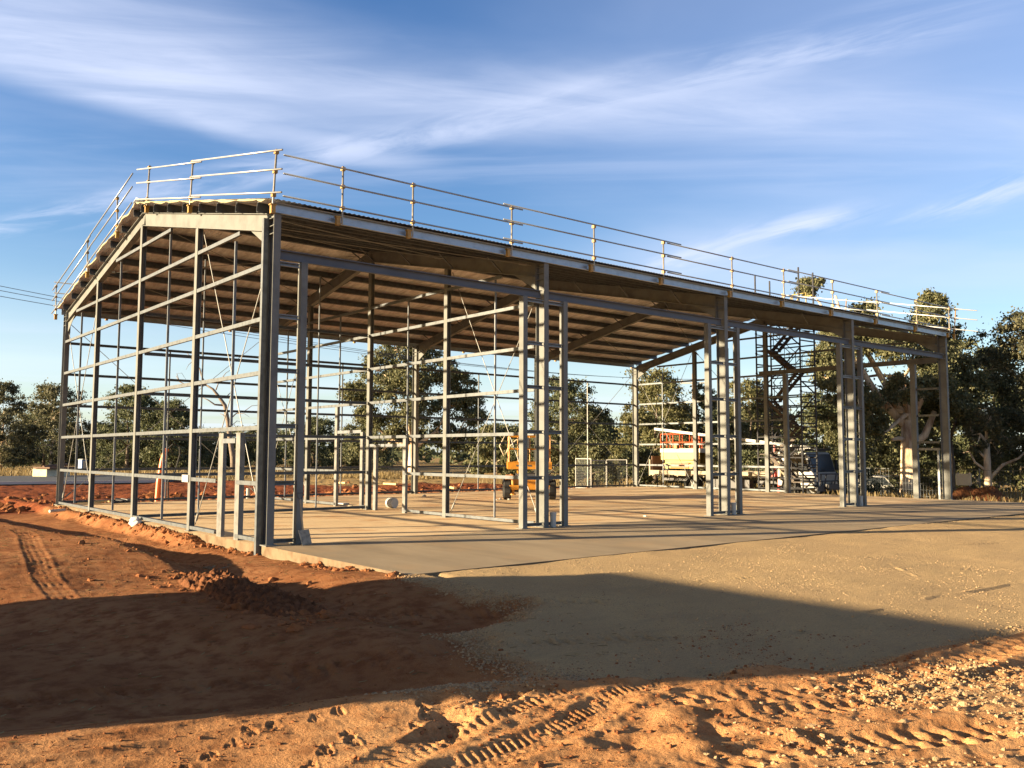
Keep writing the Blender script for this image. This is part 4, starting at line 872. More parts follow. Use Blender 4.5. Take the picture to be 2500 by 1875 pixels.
# leaning shovel
t = thing('shovel', 'shovel with a pale flat blade leaning against the first bay jamb post', 'shovel', (0.68, -0.26, 0.0))
b = MB(); b.add([(-0.13, 0.02, 0.30), (0.10, 0.02, 0.31), (0.15, -0.03, 0.02), (-0.06, -0.04, 0.0), (-0.125, 0.035, 0.30), (0.105, 0.035, 0.31), (0.155, -0.015, 0.02), (-0.055, -0.025, 0.0)], [(0, 1, 2, 3), (7, 6, 5, 4), (0, 4, 5, 1), (1, 5, 6, 2), (2, 6, 7, 3), (3, 7, 4, 0)]); b.build('blade', mat('worn_blade', (0.22, 0.20, 0.17), 0.5, 0.3, 0.5, 14), t)
b = MB(); b.path([(-0.02, 0.03, 0.28), (-0.04, 0.08, 0.6), (-0.05, 0.12, 0.90)], [0.018]*3, 8); b.build('shaft', BUFF, t)
b = MB(); b.path([(-0.05, 0.12, 0.88), (-0.11, 0.13, 0.95), (-0.115, 0.135, 1.02), (0.01, 0.135, 1.02), (0.005, 0.13, 0.95), (-0.05, 0.12, 0.88)], [0.014]*6, 6); b.build('grip', DGREY, t)
# other small things
def lump(name, c, d, m, label, cat, seed, n=3):
    import bmesh
    bm = bmesh.new(); bmesh.ops.create_icosphere(bm, subdivisions=n, radius=0.5)
    for v in bm.verts: q = fbm(np.array([v.co.x*3+seed]), np.array([v.co.y*3+v.co.z*4]), 3, seed)[0]; v.co *= 1+0.5*q
    me = bpy.data.meshes.new(name); bm.to_mesh(me); bm.free(); me.materials.append(m); me.shade_smooth(); o = bpy.data.objects.new(name, me); COL.objects.link(o); o.location = c; o.scale = d
    return tag(o, label, cat)
lump('plastic_bag', (-0.12, 7.85, -0.02), (0.34, 0.42, 0.26), PLASTIC, 'crumpled clear plastic bag against the slab edge of the near gable', 'bag', 3)
b = MB(); b.tube((-1.15, 12.75, 0.06), (-0.68, 12.95, 0.07), 0.045, n=8); tag(b.build('pipe_offcut', PVC), 'short white pipe offcut lying on the red dirt left of the slab', 'pipe')
b = MB(); b.tube((8.25, 8.95, 0.17), (8.32, 8.68, 0.17), 0.17, n=20); b.tube((8.22, 9.0, 0.17), (8.25, 8.95, 0.17), 0.08, n=14); tag(b.build('tape_roll', PVC), 'white roll standing on the slab beyond the partition doorway', 'roll')
b = MB(); b.path([(3.55, 17.75, -0.25), (3.6, 17.76, 0.7), (3.72, 17.78, 1.55), (3.85, 17.78, 1.95)], [0.10, 0.10, 0.095, 0.09], 10); tag(b.build('conduit', PIPEO), 'bright orange conduit standing upright against the far wall', 'conduit')
b = MB(); b.path([(3.85, 17.78, 1.9), (4.05, 17.7, 2.12), (4.3, 17.7, 2.05), (4.35, 17.75, 1.75), (4.2, 17.78, 1.1), (3.95, 17.8, 0.7), (4.0, 17.85, 0.0)], [0.03]*7, 7); tag(b.build('cable', BLACK), 'black cable looping out of the top of the orange conduit', 'cable')
for p0, p1, lab in (((21.8, 31.6), (21.1, 29.0), 'long pale timber length on the red dirt, seen through the partition doorway'), ((21.9, 24.8), (20.7, 22.5), 'pale timber length lying on the dirt beyond the middle columns'), ((20.25, 34.7), (20.1, 33.4), 'short pale timber length on the dirt bank, left of the longer one')):
    b = MB(); z0 = max(ground_z(*p0), ground_z(*p1))+0.12; b.beam((*p0, z0), (*p1, z0+0.04), Rprof(0.16, 0.10)); tag(b.build('timber_length', TIMBER), lab, 'timber', 'timber lengths on the dirt')
b = MB(); b.b2((-1.2, -0.7, 0), (1.2, 0.7, 0.75)); o = b.build('stone_block', STONEB, bevel=0.05); o.location = (9.1, 60.9, -0.25); o.rotation_euler = (0, 0, 0.6); tag(o, 'pale cream stone block beside the far road', 'block')
b = MB(); b.b2((-1.4, -0.8, 0), (1.4, 0.8, 0.12)); b.tube((-1.2, 0, 0.12), (1.2, 0, 0.3), 0.12); o = b.build('steel_offcuts', RUST); o.location = (9.3, 60.7, 0.51); o.rotation_euler = (0, 0, 0.6); tag(o, 'dark steel pieces stacked on the cream stone block', 'scrap')
t = thing('utility_cabinet', 'small blue and white utility cabinet in the grass before the distant left trees', 'cabinet', (16.2, 81.0, -0.3), 0.4)
b = MB(); b.b2((-0.3, -0.3, 0), (0.3, 0.3, 1.3)); b.build('cabinet', BLUE, t, bevel=0.03)
b = MB(); b.prism([(-0.34, 1.3), (0.34, 1.3), (0.25, 1.4), (-0.25, 1.4)], 'y', -0.34, 0.34); b.build('roof', PVC, t)
b = MB(); b.b2((-0.2, -0.33, 0.15), (0.2, -0.302, 1.2)); b.build('door', PVC, t)
for k, (x, y, s) in enumerate(((13.47, 14.65, 0.09), (14.57, 10.93, 0.06), (14.63, 10.48, 0.06), (14.2, 10.7, 0.05), (19.5, 3.2, 0.07), (12.0, 1.0, 0.06))):
    lump('rubble_scrap', (x, y, s*0.4), (s*1.6, s*2.2, s), PVC, ['white scrap on the slab left of the yellow lift, farthest back', 'white crumb on the slab near the lift front wheel', 'white crumb beside the lift, right of its twin', 'smallest white crumb before the lift wheels', 'pale scrap on the slab right of the lift shadow', 'pale scrap on the open slab before the third column row'][k], 'scrap', 5+k, 2)['group'] = 'scraps on the slab'
lump('concrete_lump', (7.05, 9.35, 0.06), (0.18, 0.28, 0.13), BUFF, 'buff concrete lump at the foot of the partition post', 'lump', 31)
t = thing('scrap_pile', 'dark tangle of offcuts and straps on the slab inside the far long wall', 'scrap', (2.1, 16.6, 0.0))
b = MB()
for k in range(9): a_ = k*0.7; b.beam((-0.4*math.cos(a_), -0.25*math.sin(a_), 0.03+0.02*k), (0.5*math.cos(a_), 0.3*math.sin(a_), 0.05+0.025*(k % 4)), Rprof(0.05, 0.03))
b.build('offcuts', DARKST, t)
b = MB(); b.path([(0.3, 0.1, 0.05), (0.55, 0.15, 0.22), (0.8, 0.05, 0.12), (0.95, -0.05, 0.02)], [0.02]*4, 6); b.build('strap', BLACK, t)
b = MB(); b.box((0.95, 16.75, 0.06), (0.75, 0.16, 0.05), rz=-0.5); b.box((1.35, 16.6, 0.11), (0.6, 0.14, 0.05), rz=-0.9); tag(b.build('packing_timber', TIMBER), 'crossed pale packing timbers on the slab near the far left column', 'timber')
b = MB(); b.box((7.9, 11.6, 0.03), (0.3, 0.55, 0.06), rz=0.3); tag(b.build('packing_board', WHITE), 'small white board flat on the slab behind the partition', 'board')
b = MB(); b.box((-0.02, 4.55, 1.21), (0.02, 0.42, 0.17)); tag(b.build('paper_tag', WHITE), 'blank white tag taped on the near gable girt beside the third mullion', 'tag')
b = MB(); b.box((-0.97, -0.75, -0.265), (0.85, 0.6, 0.06), rz=0.05); b.box((-0.97, -0.75, -0.23), (0.72, 0.48, 0.02), rz=0.05); tag(b.build('pit_cover', SIDE), 'flat concrete pit cover set in the dirt before the near corner', 'cover')
b = MB(); b.tube((34.6, 7.3, -0.6), (34.6, 7.3, 1.55), 0.14, 0.13, 10); tag(b.build('timber_post', TIMBER), 'thick pale timber post standing just right of the truck cab', 'post')
# distant white ute between the trees
t = thing('parked_car', 'distant white car half hidden left of the big gum trunk', 'car', (46.2, 12.1, -1.15), R(-75))
b = MB(); b.prism([(-2.3, 0.35), (2.3, 0.35), (2.35, 0.75), (2.2, 0.95), (1.0, 1.02), (0.45, 1.60), (-0.9, 1.65), (-1.5, 1.05), (-2.3, 1.0)], 'y', -0.85, 0.85); cb = b.build('body', WHITE, t, bevel=0.06)
for s in (-1, 1):
    b = MB(); b.prism([(0.85, 1.05), (0.40, 1.53), (-0.85, 1.57), (-1.25, 1.08)], 'y', s*0.853-0.005, s*0.853+0.005); b.build('side_window', GLASS, cb)
    for x in (-1.4, 1.4): wheel('wheel', (x, s*0.78, 0.34), 0.34, 0.22, t, tread=False)
b = MB(); b.prism([(1.0, 1.05), (1.02, 1.07), (0.50, 1.58), (0.47, 1.57)], 'y', -0.74, 0.74); b.build('windscreen', GLASS, cb)

# ------------------------------------------------------------------ dirt mound, clods, stones
def rocks(name, pts, sizes, m, seed, label, cat, flat=0.75, kind='stuff'):
    ph = (1+5**0.5)/2; V = np.array([(-1, ph, 0), (1, ph, 0), (-1, -ph, 0), (1, -ph, 0), (0, -1, ph), (0, 1, ph), (0, -1, -ph), (0, 1, -ph), (ph, 0, -1), (ph, 0, 1), (-ph, 0, -1), (-ph, 0, 1)])/1.9
    Fc = np.array([(0, 11, 5), (0, 5, 1), (0, 1, 7), (0, 7, 10), (0, 10, 11), (1, 5, 9), (5, 11, 4), (11, 10, 2), (10, 7, 6), (7, 1, 8), (3, 9, 4), (3, 4, 2), (3, 2, 6), (3, 6, 8), (3, 8, 9), (4, 9, 5), (2, 4, 11), (6, 2, 10), (8, 6, 7), (9, 8, 1)])
    g = np.random.default_rng(seed); n = len(pts); a = g.uniform(0, 6.28, n); ca, sa = np.cos(a), np.sin(a)
    P = V[None]*(1+g.uniform(-0.32, 0.32, (n, 12, 1)))*g.uniform(0.6, 1.25, (n, 1, 3))*np.array([1, 1, flat]); P = np.stack([P[..., 0]*ca[:, None]-P[..., 1]*sa[:, None], P[..., 0]*sa[:, None]+P[..., 1]*ca[:, None], P[..., 2]], -1)
    P = P*sizes[:, None, None]+pts[:, None, :]; f = (Fc[None]+12*np.arange(n)[:, None, None]).reshape(-1, 3)
    o = npmesh(name, P.reshape(-1, 3), f, m); return tag(o, label, cat, kind=kind)
def on_ground(xy, sink=0.0): z = ground_h(xy[:, 0].copy(), xy[:, 1].copy())[0]; return np.column_stack([xy, z+sink])
g = np.random.default_rng(3)
# crushed rock scattered over the lower right foreground
xy = np.column_stack([g.uniform(-4.2, 3.5, 42000), g.uniform(-14.6, -12.2, 42000)])
w_ = sstep(-3.4, -1.2, xy[:, 0]+1.2*(xy[:, 1]+13.2)*-0.6)*sstep(-12.55, -13.2, xy[:, 1]+0.05*xy[:, 0])*np.clip(0.25+1.9*(vnoise(xy[:, 0]*1.1, xy[:, 1]*1.6, 71)-0.35), 0.03, 1)*(0.35+0.65*np.exp(-((xy[:, 0]+1.6)**2/2.0+(xy[:, 1]+13.6)**2/0.5)))
xy = xy[g.uniform(0, 1, len(xy)) < w_*0.8]; sz = np.clip(g.lognormal(-4.75, 0.5, len(xy)), 0.004, 0.028)
rocks('gravel_stones', on_ground(xy, 0.003), sz, CRUSH, 5, 'loose crushed rock scattered in the sunlit foreground dirt', 'gravel')
# loose stones along the ragged gravel edge and over the gravel
xs = []
for i in range(len(GRAV)-3):
    a, c = GRAV[i], GRAV[i+1]; n = int(np.hypot(*(c-a))*(340 if a[0] < 8 else 40)); t_ = g.uniform(0, 1, (n, 1)); xs.append(a+(c-a)*t_+g.normal(0, 0.13, (n, 2)))
xy = np.concatenate(xs+[np.column_stack([g.normal(-3.3, 0.28, 900), g.normal(-10.9, 0.30, 900)])]); rocks('gravel_edge_stones', on_ground(xy, 0.002), np.clip(g.lognormal(-4.6, 0.4, len(xy)), 0.005, 0.03), CRUSH, 6, 'loose stones along the ragged edge of the gravel', 'gravel')
xy = np.column_stack([g.uniform(-1.5, 9, 9000), g.uniform(-12.6, -5.2, 9000)]); xy = xy[poly_sd(xy[:, 0], xy[:, 1], GRAV) > 0.05]; xy = xy[vnoise(xy[:, 0]*0.9, xy[:, 1]*2.0, 73) > g.uniform(0.2, 0.8, len(xy))]
rocks('gravel_surface_stones', on_ground(xy, 0.001), np.clip(g.lognormal(-4.8, 0.35, len(xy)), 0.005, 0.02), CRUSH, 16, 'fine loose stones lying on the compacted gravel yard', 'gravel')
# red clods along the slab edges and over the churned dirt
e1 = np.column_stack([-np.abs(g.normal(0.0, 0.16, 700))-0.03, g.uniform(-5.1, 17.0, 700)]); e1 = e1[vnoise(e1[:, 1]*1.1, e1[:, 1]*0, 15) > g.uniform(0.2, 0.7, len(e1))]
e2 = np.column_stack([g.normal(-1.9, 0.5, 500), g.uniform(-1, 7, 500)]); e3 = np.column_stack([g.uniform(-4.2, 0.2, 500), g.uniform(-13.2, -11.4, 500)]); e4 = np.column_stack([g.uniform(-7, -0.3, 700), g.uniform(-10, 8, 700)])
e6 = np.column_stack([g.normal(-2.35, 0.45, 420), g.uniform(-7.4, -2.0, 420)]); e7 = np.column_stack([g.uniform(-6.6, 1.5, 9000), g.uniform(-13.6, -10.2, 9000)]); e7 = e7[vnoise(e7[:, 0]*1.5, e7[:, 1]*1.5, 17) > g.uniform(0.2, 0.9, len(e7))]
e5 = np.column_stack([g.uniform(-4, 30, 900), 17.6+np.abs(g.normal(0, 5.5, 900))])
xy = np.concatenate([e6, e7, e1, e2, e3, e4, e5]); sz = np.concatenate([np.clip(g.lognormal(-3.4, 0.55, len(e6)), 0.012, 0.09), np.clip(g.lognormal(-5.1, 0.45, len(e7)), 0.003, 0.02), np.clip(g.lognormal(-3.2, 0.5, len(e1)), 0.015, 0.085), np.clip(g.lognormal(-3.7, 0.5, len(e2)), 0.01, 0.08), np.clip(g.lognormal(-4.5, 0.5, len(e3)), 0.006, 0.035), np.clip(g.lognormal(-4.4, 0.4, len(e4)), 0.006, 0.03), np.clip(g.lognormal(-2.2, 0.5, len(e5)), 0.04, 0.3)])
rocks('dirt_clods', on_ground(xy, 0.0), sz, CLOD, 7, 'crumbly red dirt clods along the slab edge and over the site', 'clods', 0.8)
# pale straw litter on the dirt
n = 1500; xy = np.column_stack([g.uniform(-6.5, 0.0, n), g.uniform(-10.5, 9, n)]); P = on_ground(xy, 0.006); a = g.uniform(0, 3.14, n); l_ = g.uniform(0.015, 0.06, n); dx = np.column_stack([np.cos(a)*l_, np.sin(a)*l_, np.zeros(n)]); wd = np.column_stack([-np.sin(a)*0.003, np.cos(a)*0.003, np.full(n, 0.003)])
V = np.stack([P-dx-wd, P+dx-wd, P+dx+wd, P-dx+wd], 1).reshape(-1, 3); tag(npmesh('straw_litter', V, np.arange(4*n).reshape(-1, 4), GRASSM), 'scattered pale straw on the red dirt', 'straw', kind='stuff')
# the heap of dark dug soil
def mound(name, pts, wid, hgt, seed, label):
    P = np.array(pts, float); sg = np.hypot(*np.diff(P, axis=0).T); s = np.concatenate([[0], np.cumsum(sg)]); nu, nv = 150, 60
    u = np.linspace(0, s[-1], nu); cx = np.interp(u, s, P[:, 0]); cy = np.interp(u, s, P[:, 1]); tx = np.gradient(cx); ty = np.gradient(cy); tl = np.hypot(tx, ty); nx_, ny_ = -ty/tl, tx/tl
    v = np.linspace(-1, 1, nv); U, V_ = np.meshgrid(u/s[-1], v, indexing='ij'); prof = np.clip(1-V_**2, 0, 1)**0.9*np.clip(4*U*(1-U)*1.3, 0, 1)**0.6*(0.75+0.5*vnoise(U*7, V_*0+seed, seed))
    x = cx[:, None]+nx_[:, None]*v*wid*(0.8+0.4*vnoise(U*5, V_*0+3, seed+1)); y = cy[:, None]+ny_[:, None]*v*wid*(0.8+0.4*vnoise(U*5, V_*0+3, seed+1))
    z0 = ground_h(x.ravel(), y.ravel())[0].reshape(x.shape); z = z0-0.05+prof*hgt+sstep(0, 0.3, prof)*(0.13*np.abs(fbm(x*4, y*4, 4, seed+2, 0.6))+0.09*np.abs(fbm(x*13, y*13, 3, seed+3)))
    ii = np.arange(nu-1)[:, None]*nv+np.arange(nv-1)[None]; f = np.stack([ii, ii+1, ii+nv+1, ii+nv], -1).reshape(-1, 4); VV = np.stack([x, y, z], -1).reshape(-1, 3)
    return tag(npmesh(name, VV, f[:, ::-1], MOIST, smooth=True), label, 'dirt mound')
mound('dirt_mound', [(-2.25, -2.7), (-2.35, -3.6), (-2.45, -5.0), (-2.45, -6.7)], 0.46, 0.15, 41, 'long heap of dark clumpy soil before the near shed corner')
mound('dirt_mound', [(33.6, 2.4), (33.9, 1.2), (33.8, -0.6)], 0.9, 0.5, 44, 'low red dirt heap at the right foot of the big gum')

# ------------------------------------------------------------------ trees
def leaves(cent, rad, n, size, g, droop=0.7, flat=0.75):
    """n leaf-cluster quads in every clump of radius rad"""
    m_ = len(cent); k = np.repeat(np.arange(m_), n); N_ = len(k)
    o = g.normal(0, 1, (N_, 3)); o /= np.maximum(np.linalg.norm(o, axis=1, keepdims=True), 1e-6); o *= np.abs(g.normal(0, 0.62, (N_, 1))); o[:, 2] = o[:, 2]*flat-np.abs(o[:, 2])*0.12
    P = cent[k]+o*rad[k][:, None]
    d = g.normal(0, 1, (N_, 3)); d[:, 2] -= droop*1.4; d /= np.linalg.norm(d, axis=1, keepdims=True)
    s = np.cross(d, g.normal(0, 1, (N_, 3))); s /= np.maximum(np.linalg.norm(s, axis=1, keepdims=True), 1e-6)
    l_ = size*g.uniform(0.6, 1.5, (N_, 1)); w_ = l_*g.uniform(0.22, 0.42, (N_, 1))
    V = np.stack([P-d*l_*0.5, P+s*w_-d*l_*0.05, P+d*l_*0.5, P-s*w_-d*l_*0.05], 1).reshape(-1, 3)
    return V, np.arange(4*N_).reshape(-1, 4)
def tree(name, label, x, y, h, w, leaf=LEAF_A, bark=BARKD, seed=1, cb=0.25, lobes=8, per=12, nl=60, ls=0.3, tr=0.25, fork=0.3, lean=(0, 0), z=-0.35, cat='tree', group='trees around the site', lobe_pts=None, rl=0.24, droop=0.7, extra=()):
    g = np.random.default_rng(seed); t = thing(name, label, cat, (x, y, z), 0, group); H_ = h-z*0
    fk = np.array([lean[0]*0.5, lean[1]*0.5, fork*h])
    L_ = []
    if lobe_pts is not None: L_ = [np.array(q, float) for q in lobe_pts]; R_ = np.array([q[3] if len(q) > 3 else rl*w for q in lobe_pts]); L_ = np.array([q[:3] for q in L_])
    else:
        for i in range(lobes):
            f = cb+(1-cb)*(i+0.5)/lobes; f = min(f, 0.97); e = math.sin(math.pi*min(1, 0.22+0.80*(f-cb)/(1-cb)))**0.7
            a = i*2.4+g.uniform(-0.5, 0.5); r_ = w/2*e*g.uniform(0.45, 0.85)*(0.35 if i == lobes-1 else 1); L_.append((math.cos(a)*r_+lean[0]*f, math.sin(a)*r_+lean[1]*f, h*(f-0.06)))
        L_ = np.array(L_); R_ = rl*w*g.uniform(0.75, 1.2, lobes)
    cent = []; rad = []
    for c, r_ in zip(L_, R_):
        q = g.normal(0, 1, (per, 3)); q /= np.linalg.norm(q, axis=1, keepdims=True); q *= g.uniform(0.45, 1.0, (per, 1)); q[:, 2] = q[:, 2]*0.72+0.05
        cent.append(c+q*r_); rad.append(r_*g.uniform(0.24, 0.50, per))
    cc = np.concatenate(cent); rd = np.concatenate(rad); top = cc[:, 2]+rd*0.7; cc[:, 2] -= np.clip(top-h, 0, None)
    V, F = leaves(cc, rd, nl, ls, g, droop); V[:, 2] = np.maximum(V[:, 2], 0.05)
    npmesh('crown', V, F, leaf, t)
    b = MB(); mid = fk*0.5+np.array([g.uniform(-0.1, 0.1)*h*0.1, g.uniform(-0.1, 0.1)*h*0.1, 0])
    b.path([(0, 0, -0.3), (0, 0, 0.05*h), mid, fk], [tr*1.35, tr*1.05, tr*0.9, tr*0.75], 10)
    nm = min(4, len(L_)); main = [int(np.argmax(L_[:, 2]))]
    while len(main) < nm: dd = np.min([np.linalg.norm((L_-L_[q])*np.array([1, 1, 0.5]), axis=1) for q in main], axis=0); main.append(int(np.argmax(dd)))
    limb = []
    for q in main:
        c = L_[q]; k1 = fk+(c-fk)*0.38+np.array([0, 0, 0.05*h])+g.normal(0, 0.02*h, 3); k2 = fk+(c-fk)*0.72+g.normal(0, 0.025*h, 3)
        b.path([fk-np.array([0, 0, tr*0.6]), k1, k2, c], [tr*0.46, tr*0.28, tr*0.17, tr*0.07], 8); limb += [(k1, 0.26), (k2, 0.18)]
    for q, (c, r_, cs) in enumerate(zip(L_, R_, cent)):
        if q not in main:
            p, f_ = min(limb, key=lambda o: np.linalg.norm(o[0]-c)+(0.5*h if o[0][2] > c[2]+0.1*h else 0)); b.path([p, p+(c-p)*0.5+g.normal(0, 0.02*h, 3)+np.array([0, 0, 0.02*h]), c], [tr*f_, tr*f_*0.6, tr*0.07], 6)
        for o in cs[:max(3, per//3)]: b.path([c+g.normal(0, 0.1*r_, 3), (c+o)/2+g.normal(0, 0.1*r_, 3), o], [tr*0.07, tr*0.05, tr*0.025], 5)
    for pts, r0, r1 in extra: n = len(pts); b.path(pts, [r0+(r1-r0)*i/(n-1) for i in range(n)], 7)
    b.build('trunk', bark, t, smooth=True); return t
# big gum just right of the far gable
RTv = np.array([0.7729, -0.6345, 0]); FWv = np.array([0.6324, 0.7707, 0])
def LP(dx, z, dep, r_): q = RTv*dx+FWv*dep; return (q[0], q[1], z, r_)
big = tree('gum_tree', 'big gum with a thick pale sunlit trunk behind the far right column', 41.3, 7.75, 10.6, 8, LEAF_A, BARKW, 101, ls=0.115, nl=220, per=28, tr=0.42, fork=0.34, z=-0.62, droop=1.1,
     lobe_pts=[LP(-4.3, 9.9, 0.5, 0.65), LP(-3.5, 6.4, 0.4, 0.95), LP(-3.3, 4.9, -0.6, 0.95), LP(-3.0, 7.7, 1.0, 0.75), LP(-2.4, 7.3, 0.0, 1.25), LP(-2.3, 5.6, 1.2, 1.2), LP(-1.1, 6.9, -1.2, 1.1), LP(-1.6, 8.6, 0.8, 0.85), LP(0.0, 7.4, 0.8, 1.15), LP(0.9, 6.2, -0.8, 1.1), LP(1.3, 8.4, 0.3, 0.95), LP(1.6, 9.3, 0.6, 0.65), LP(2.2, 6.4, 0.9, 1.1), LP(-1.4, 4.3, 1.6, 1.0), LP(0.4, 4.8, 1.7, 1.1), LP(2.0, 4.4, 1.4, 1.1), LP(-3.5, 3.4, 0.8, 0.8), LP(-2.6, 2.9, 1.8, 0.8), LP(3.0, 5.2, 0.5, 1.0), LP(-0.8, 4.9, -1.5, 0.95), LP(-2.4, 4.3, -1.2, 0.95), LP(0.6, 5.2, -1.6, 0.9), LP(1.8, 4.2, -0.9, 0.8), LP(-1.9, 3.2, -0.8, 0.7), LP(-3.7, 5.6, -0.2, 0.7)],
     extra=[([(0, 0, 3.2), (-0.9, 0.9, 4.6), (-1.9, 1.6, 6.6), (-2.6, 2.0, 9.4)], 0.22, 0.06), ([(0.1, -0.1, 2.6), (-0.5, 0.2, 2.75), (-0.9, 0.35, 2.7)], 0.13, 0.08), ([(0.1, 0, 2.4), (0.5, -0.5, 2.9), (0.9, -0.8, 4.0)], 0.22, 0.12), ([(-0.2, 0.3, 4.2), (0.3, 0.6, 5.2), (0.9, -0.2, 5.9), (1.3, -0.7, 5.8)], 0.07, 0.03)])
big.scale = (1.21, 1.21, 1.21)
slim = tree('gum_tree', 'slender white-trunked gum with forked bare limbs at the right fence', 42.7, 4.2, 4.4, 2.4, LEAF_C, BARKW, 102, ls=0.12, nl=90, per=10, lobes=6, cb=0.5, tr=0.17, fork=0.62, z=-0.65, droop=1.1,
     extra=[([(0, 0, 0.9), (0.5, -0.45, 1.6), (1.1, -0.9, 1.9), (1.7, -1.35, 2.6)], 0.09, 0.03), ([(0, 0, 1.3), (-0.4, 0.35, 1.7), (-0.6, 0.5, 2.2)], 0.07, 0.03), ([(0, 0, 1.8), (-0.3, 0.3, 2.3), (-0.55, 0.5, 2.4)], 0.06, 0.03)])
slim.scale = (1.2, 1.2, 1.2)
tree('gum_tree', 'dark dense gum directly right of the far shed corner', 50.5, 7.0, 9.2, 7.2, LEAF_B, BARKD, 103, ls=0.15, nl=190, per=18, lobes=11, cb=0.15, tr=0.25, z=-0.5)
tree('gum_tree', 'tall open gum leaning in from the right edge with pale branches', 49.5, 3.0, 10.8, 7.0, LEAF_C, BARKW, 104, ls=0.15, nl=150, per=16, lobes=11, cb=0.35, tr=0.22, z=-0.5, lean=(-1.5, 1.2))
tree('gum_tree', 'bushy gum low at the right picture edge', 43.5, -0.6, 6.3, 6.0, LEAF_B, BARKD, 105, ls=0.15, nl=170, per=16, lobes=10, cb=0.08, tr=0.2, z=-0.5)
tree('gum_tree', 'gum crown rising just right of the big gum, over the far roof end', 45.0, 7.2, 10.4, 5.5, LEAF_A, BARKD, 106, ls=0.15, nl=160, per=16, lobes=10, cb=0.25, tr=0.22, z=-0.5)
tree('gum_tree', 'dark gum behind the scaffold tower and truck cab', 47.0, 16.5, 6.8, 5.6, LEAF_B, BARKD, 107, ls=0.16, nl=150, per=15, lobes=10, cb=0.15, tr=0.2, z=-0.6)
tree('gum_tree', 'olive rounded gum left of the scaffold tower', 50.5, 25.0, 8.2, 6.0, LEAF_D, BARKD, 108, ls=0.17, nl=150, per=15, lobes=9, cb=0.15, tr=0.2, z=-0.5)
tree('gum_tree', 'olive gum behind the second gable mullion and power pole', 45.4, 25.3, 7.6, 4.6, LEAF_A, BARKD, 109, ls=0.16, nl=150, per=14, lobes=9, cb=0.12, tr=0.18, z=-0.5)
tree('gum_tree', 'tall dome-topped olive gum right of the far shed corner column', 40.9, 26.2, 8.5, 5.6, LEAF_D, BARKD, 110, ls=0.15, nl=200, per=18, lobes=10, cb=0.18, tr=0.22, z=-0.4, rl=0.27)
tree('gum_tree', 'dark twin-crowned gum behind the middle columns', 39.0, 33.8, 8.3, 7.4, LEAF_B, BARKD, 111, ls=0.16, nl=170, per=16, lobes=11, cb=0.25, tr=0.22, z=-0.4)
tree('gum_tree', 'huge spreading gum seen through the partition wall', 38.5, 54.0, 13.4, 14.2, LEAF_A, BARKW, 112, ls=0.19, nl=260, per=26, tr=0.55, fork=0.22, z=-0.35, droop=1.0,
     lobe_pts=[LP(-1.5, 11.8, 0, 2.2), LP(1.2, 11.9, 0.8, 2.0), LP(-3.4, 10.0, 0.5, 1.9), LP(-5.2, 7.7, 0, 1.8), LP(-4.6, 5.6, 0.6, 1.5), LP(-2.2, 8.0, -1.2, 2.2), LP(0.2, 9.0, -1.4, 2.1), LP(0.4, 6.0, -0.8, 2.2), LP(2.8, 9.8, 0.4, 1.9), LP(4.4, 8.7, 0.6, 1.6), LP(5.2, 7.4, 0.9, 1.4), LP(3.4, 6.6, 1.2, 1.9), LP(5.6, 5.6, 1.2, 1.3), LP(-2.6, 4.8, 1.0, 1.9), LP(3.0, 3.8, 1.5, 1.9), LP(-0.4, 3.4, 1.6, 1.8), LP(5.0, 3.4, 2.0, 1.5), LP(-4.6, 2.6, 2, 1.4)])
tree('shrub', 'small gum with bleached dead branches left of the middle columns', 42.5, 46.5, 4.8, 5.0, LEAF_A, BARKW, 113, ls=0.27, nl=70, per=12, lobes=8, cb=0.1, tr=0.12, z=-0.35, group='shrubs along the fence', cat='shrub',
     extra=[([(-0.5, -1.6, 1.2), (-0.2, -2.0, 2.6), (0.3, -2.4, 3.3), (0.8, -2.8, 3.5)], 0.1, 0.04), ([(-0.3, -1.8, 1.6), (-0.8, -1.5, 2.8), (-0.4, -1.9, 3.9)], 0.08, 0.03)])
tree('shrub', 'rounded bush behind the mesh fence panels', 31.6, 23.2, 3.0, 3.4, LEAF_A, BARKD, 114, ls=0.13, nl=150, per=12, lobes=7, cb=0.05, tr=0.08, z=-0.35, group='shrubs along the fence', cat='shrub')
tree('shrub', 'bush between the fence panels and the truck tail', 35.2, 22.4, 2.7, 3.2, LEAF_B, BARKD, 115, ls=0.13, nl=150, per=12, lobes=7, cb=0.05, tr=0.08, z=-0.4, group='shrubs along the fence', cat='shrub')
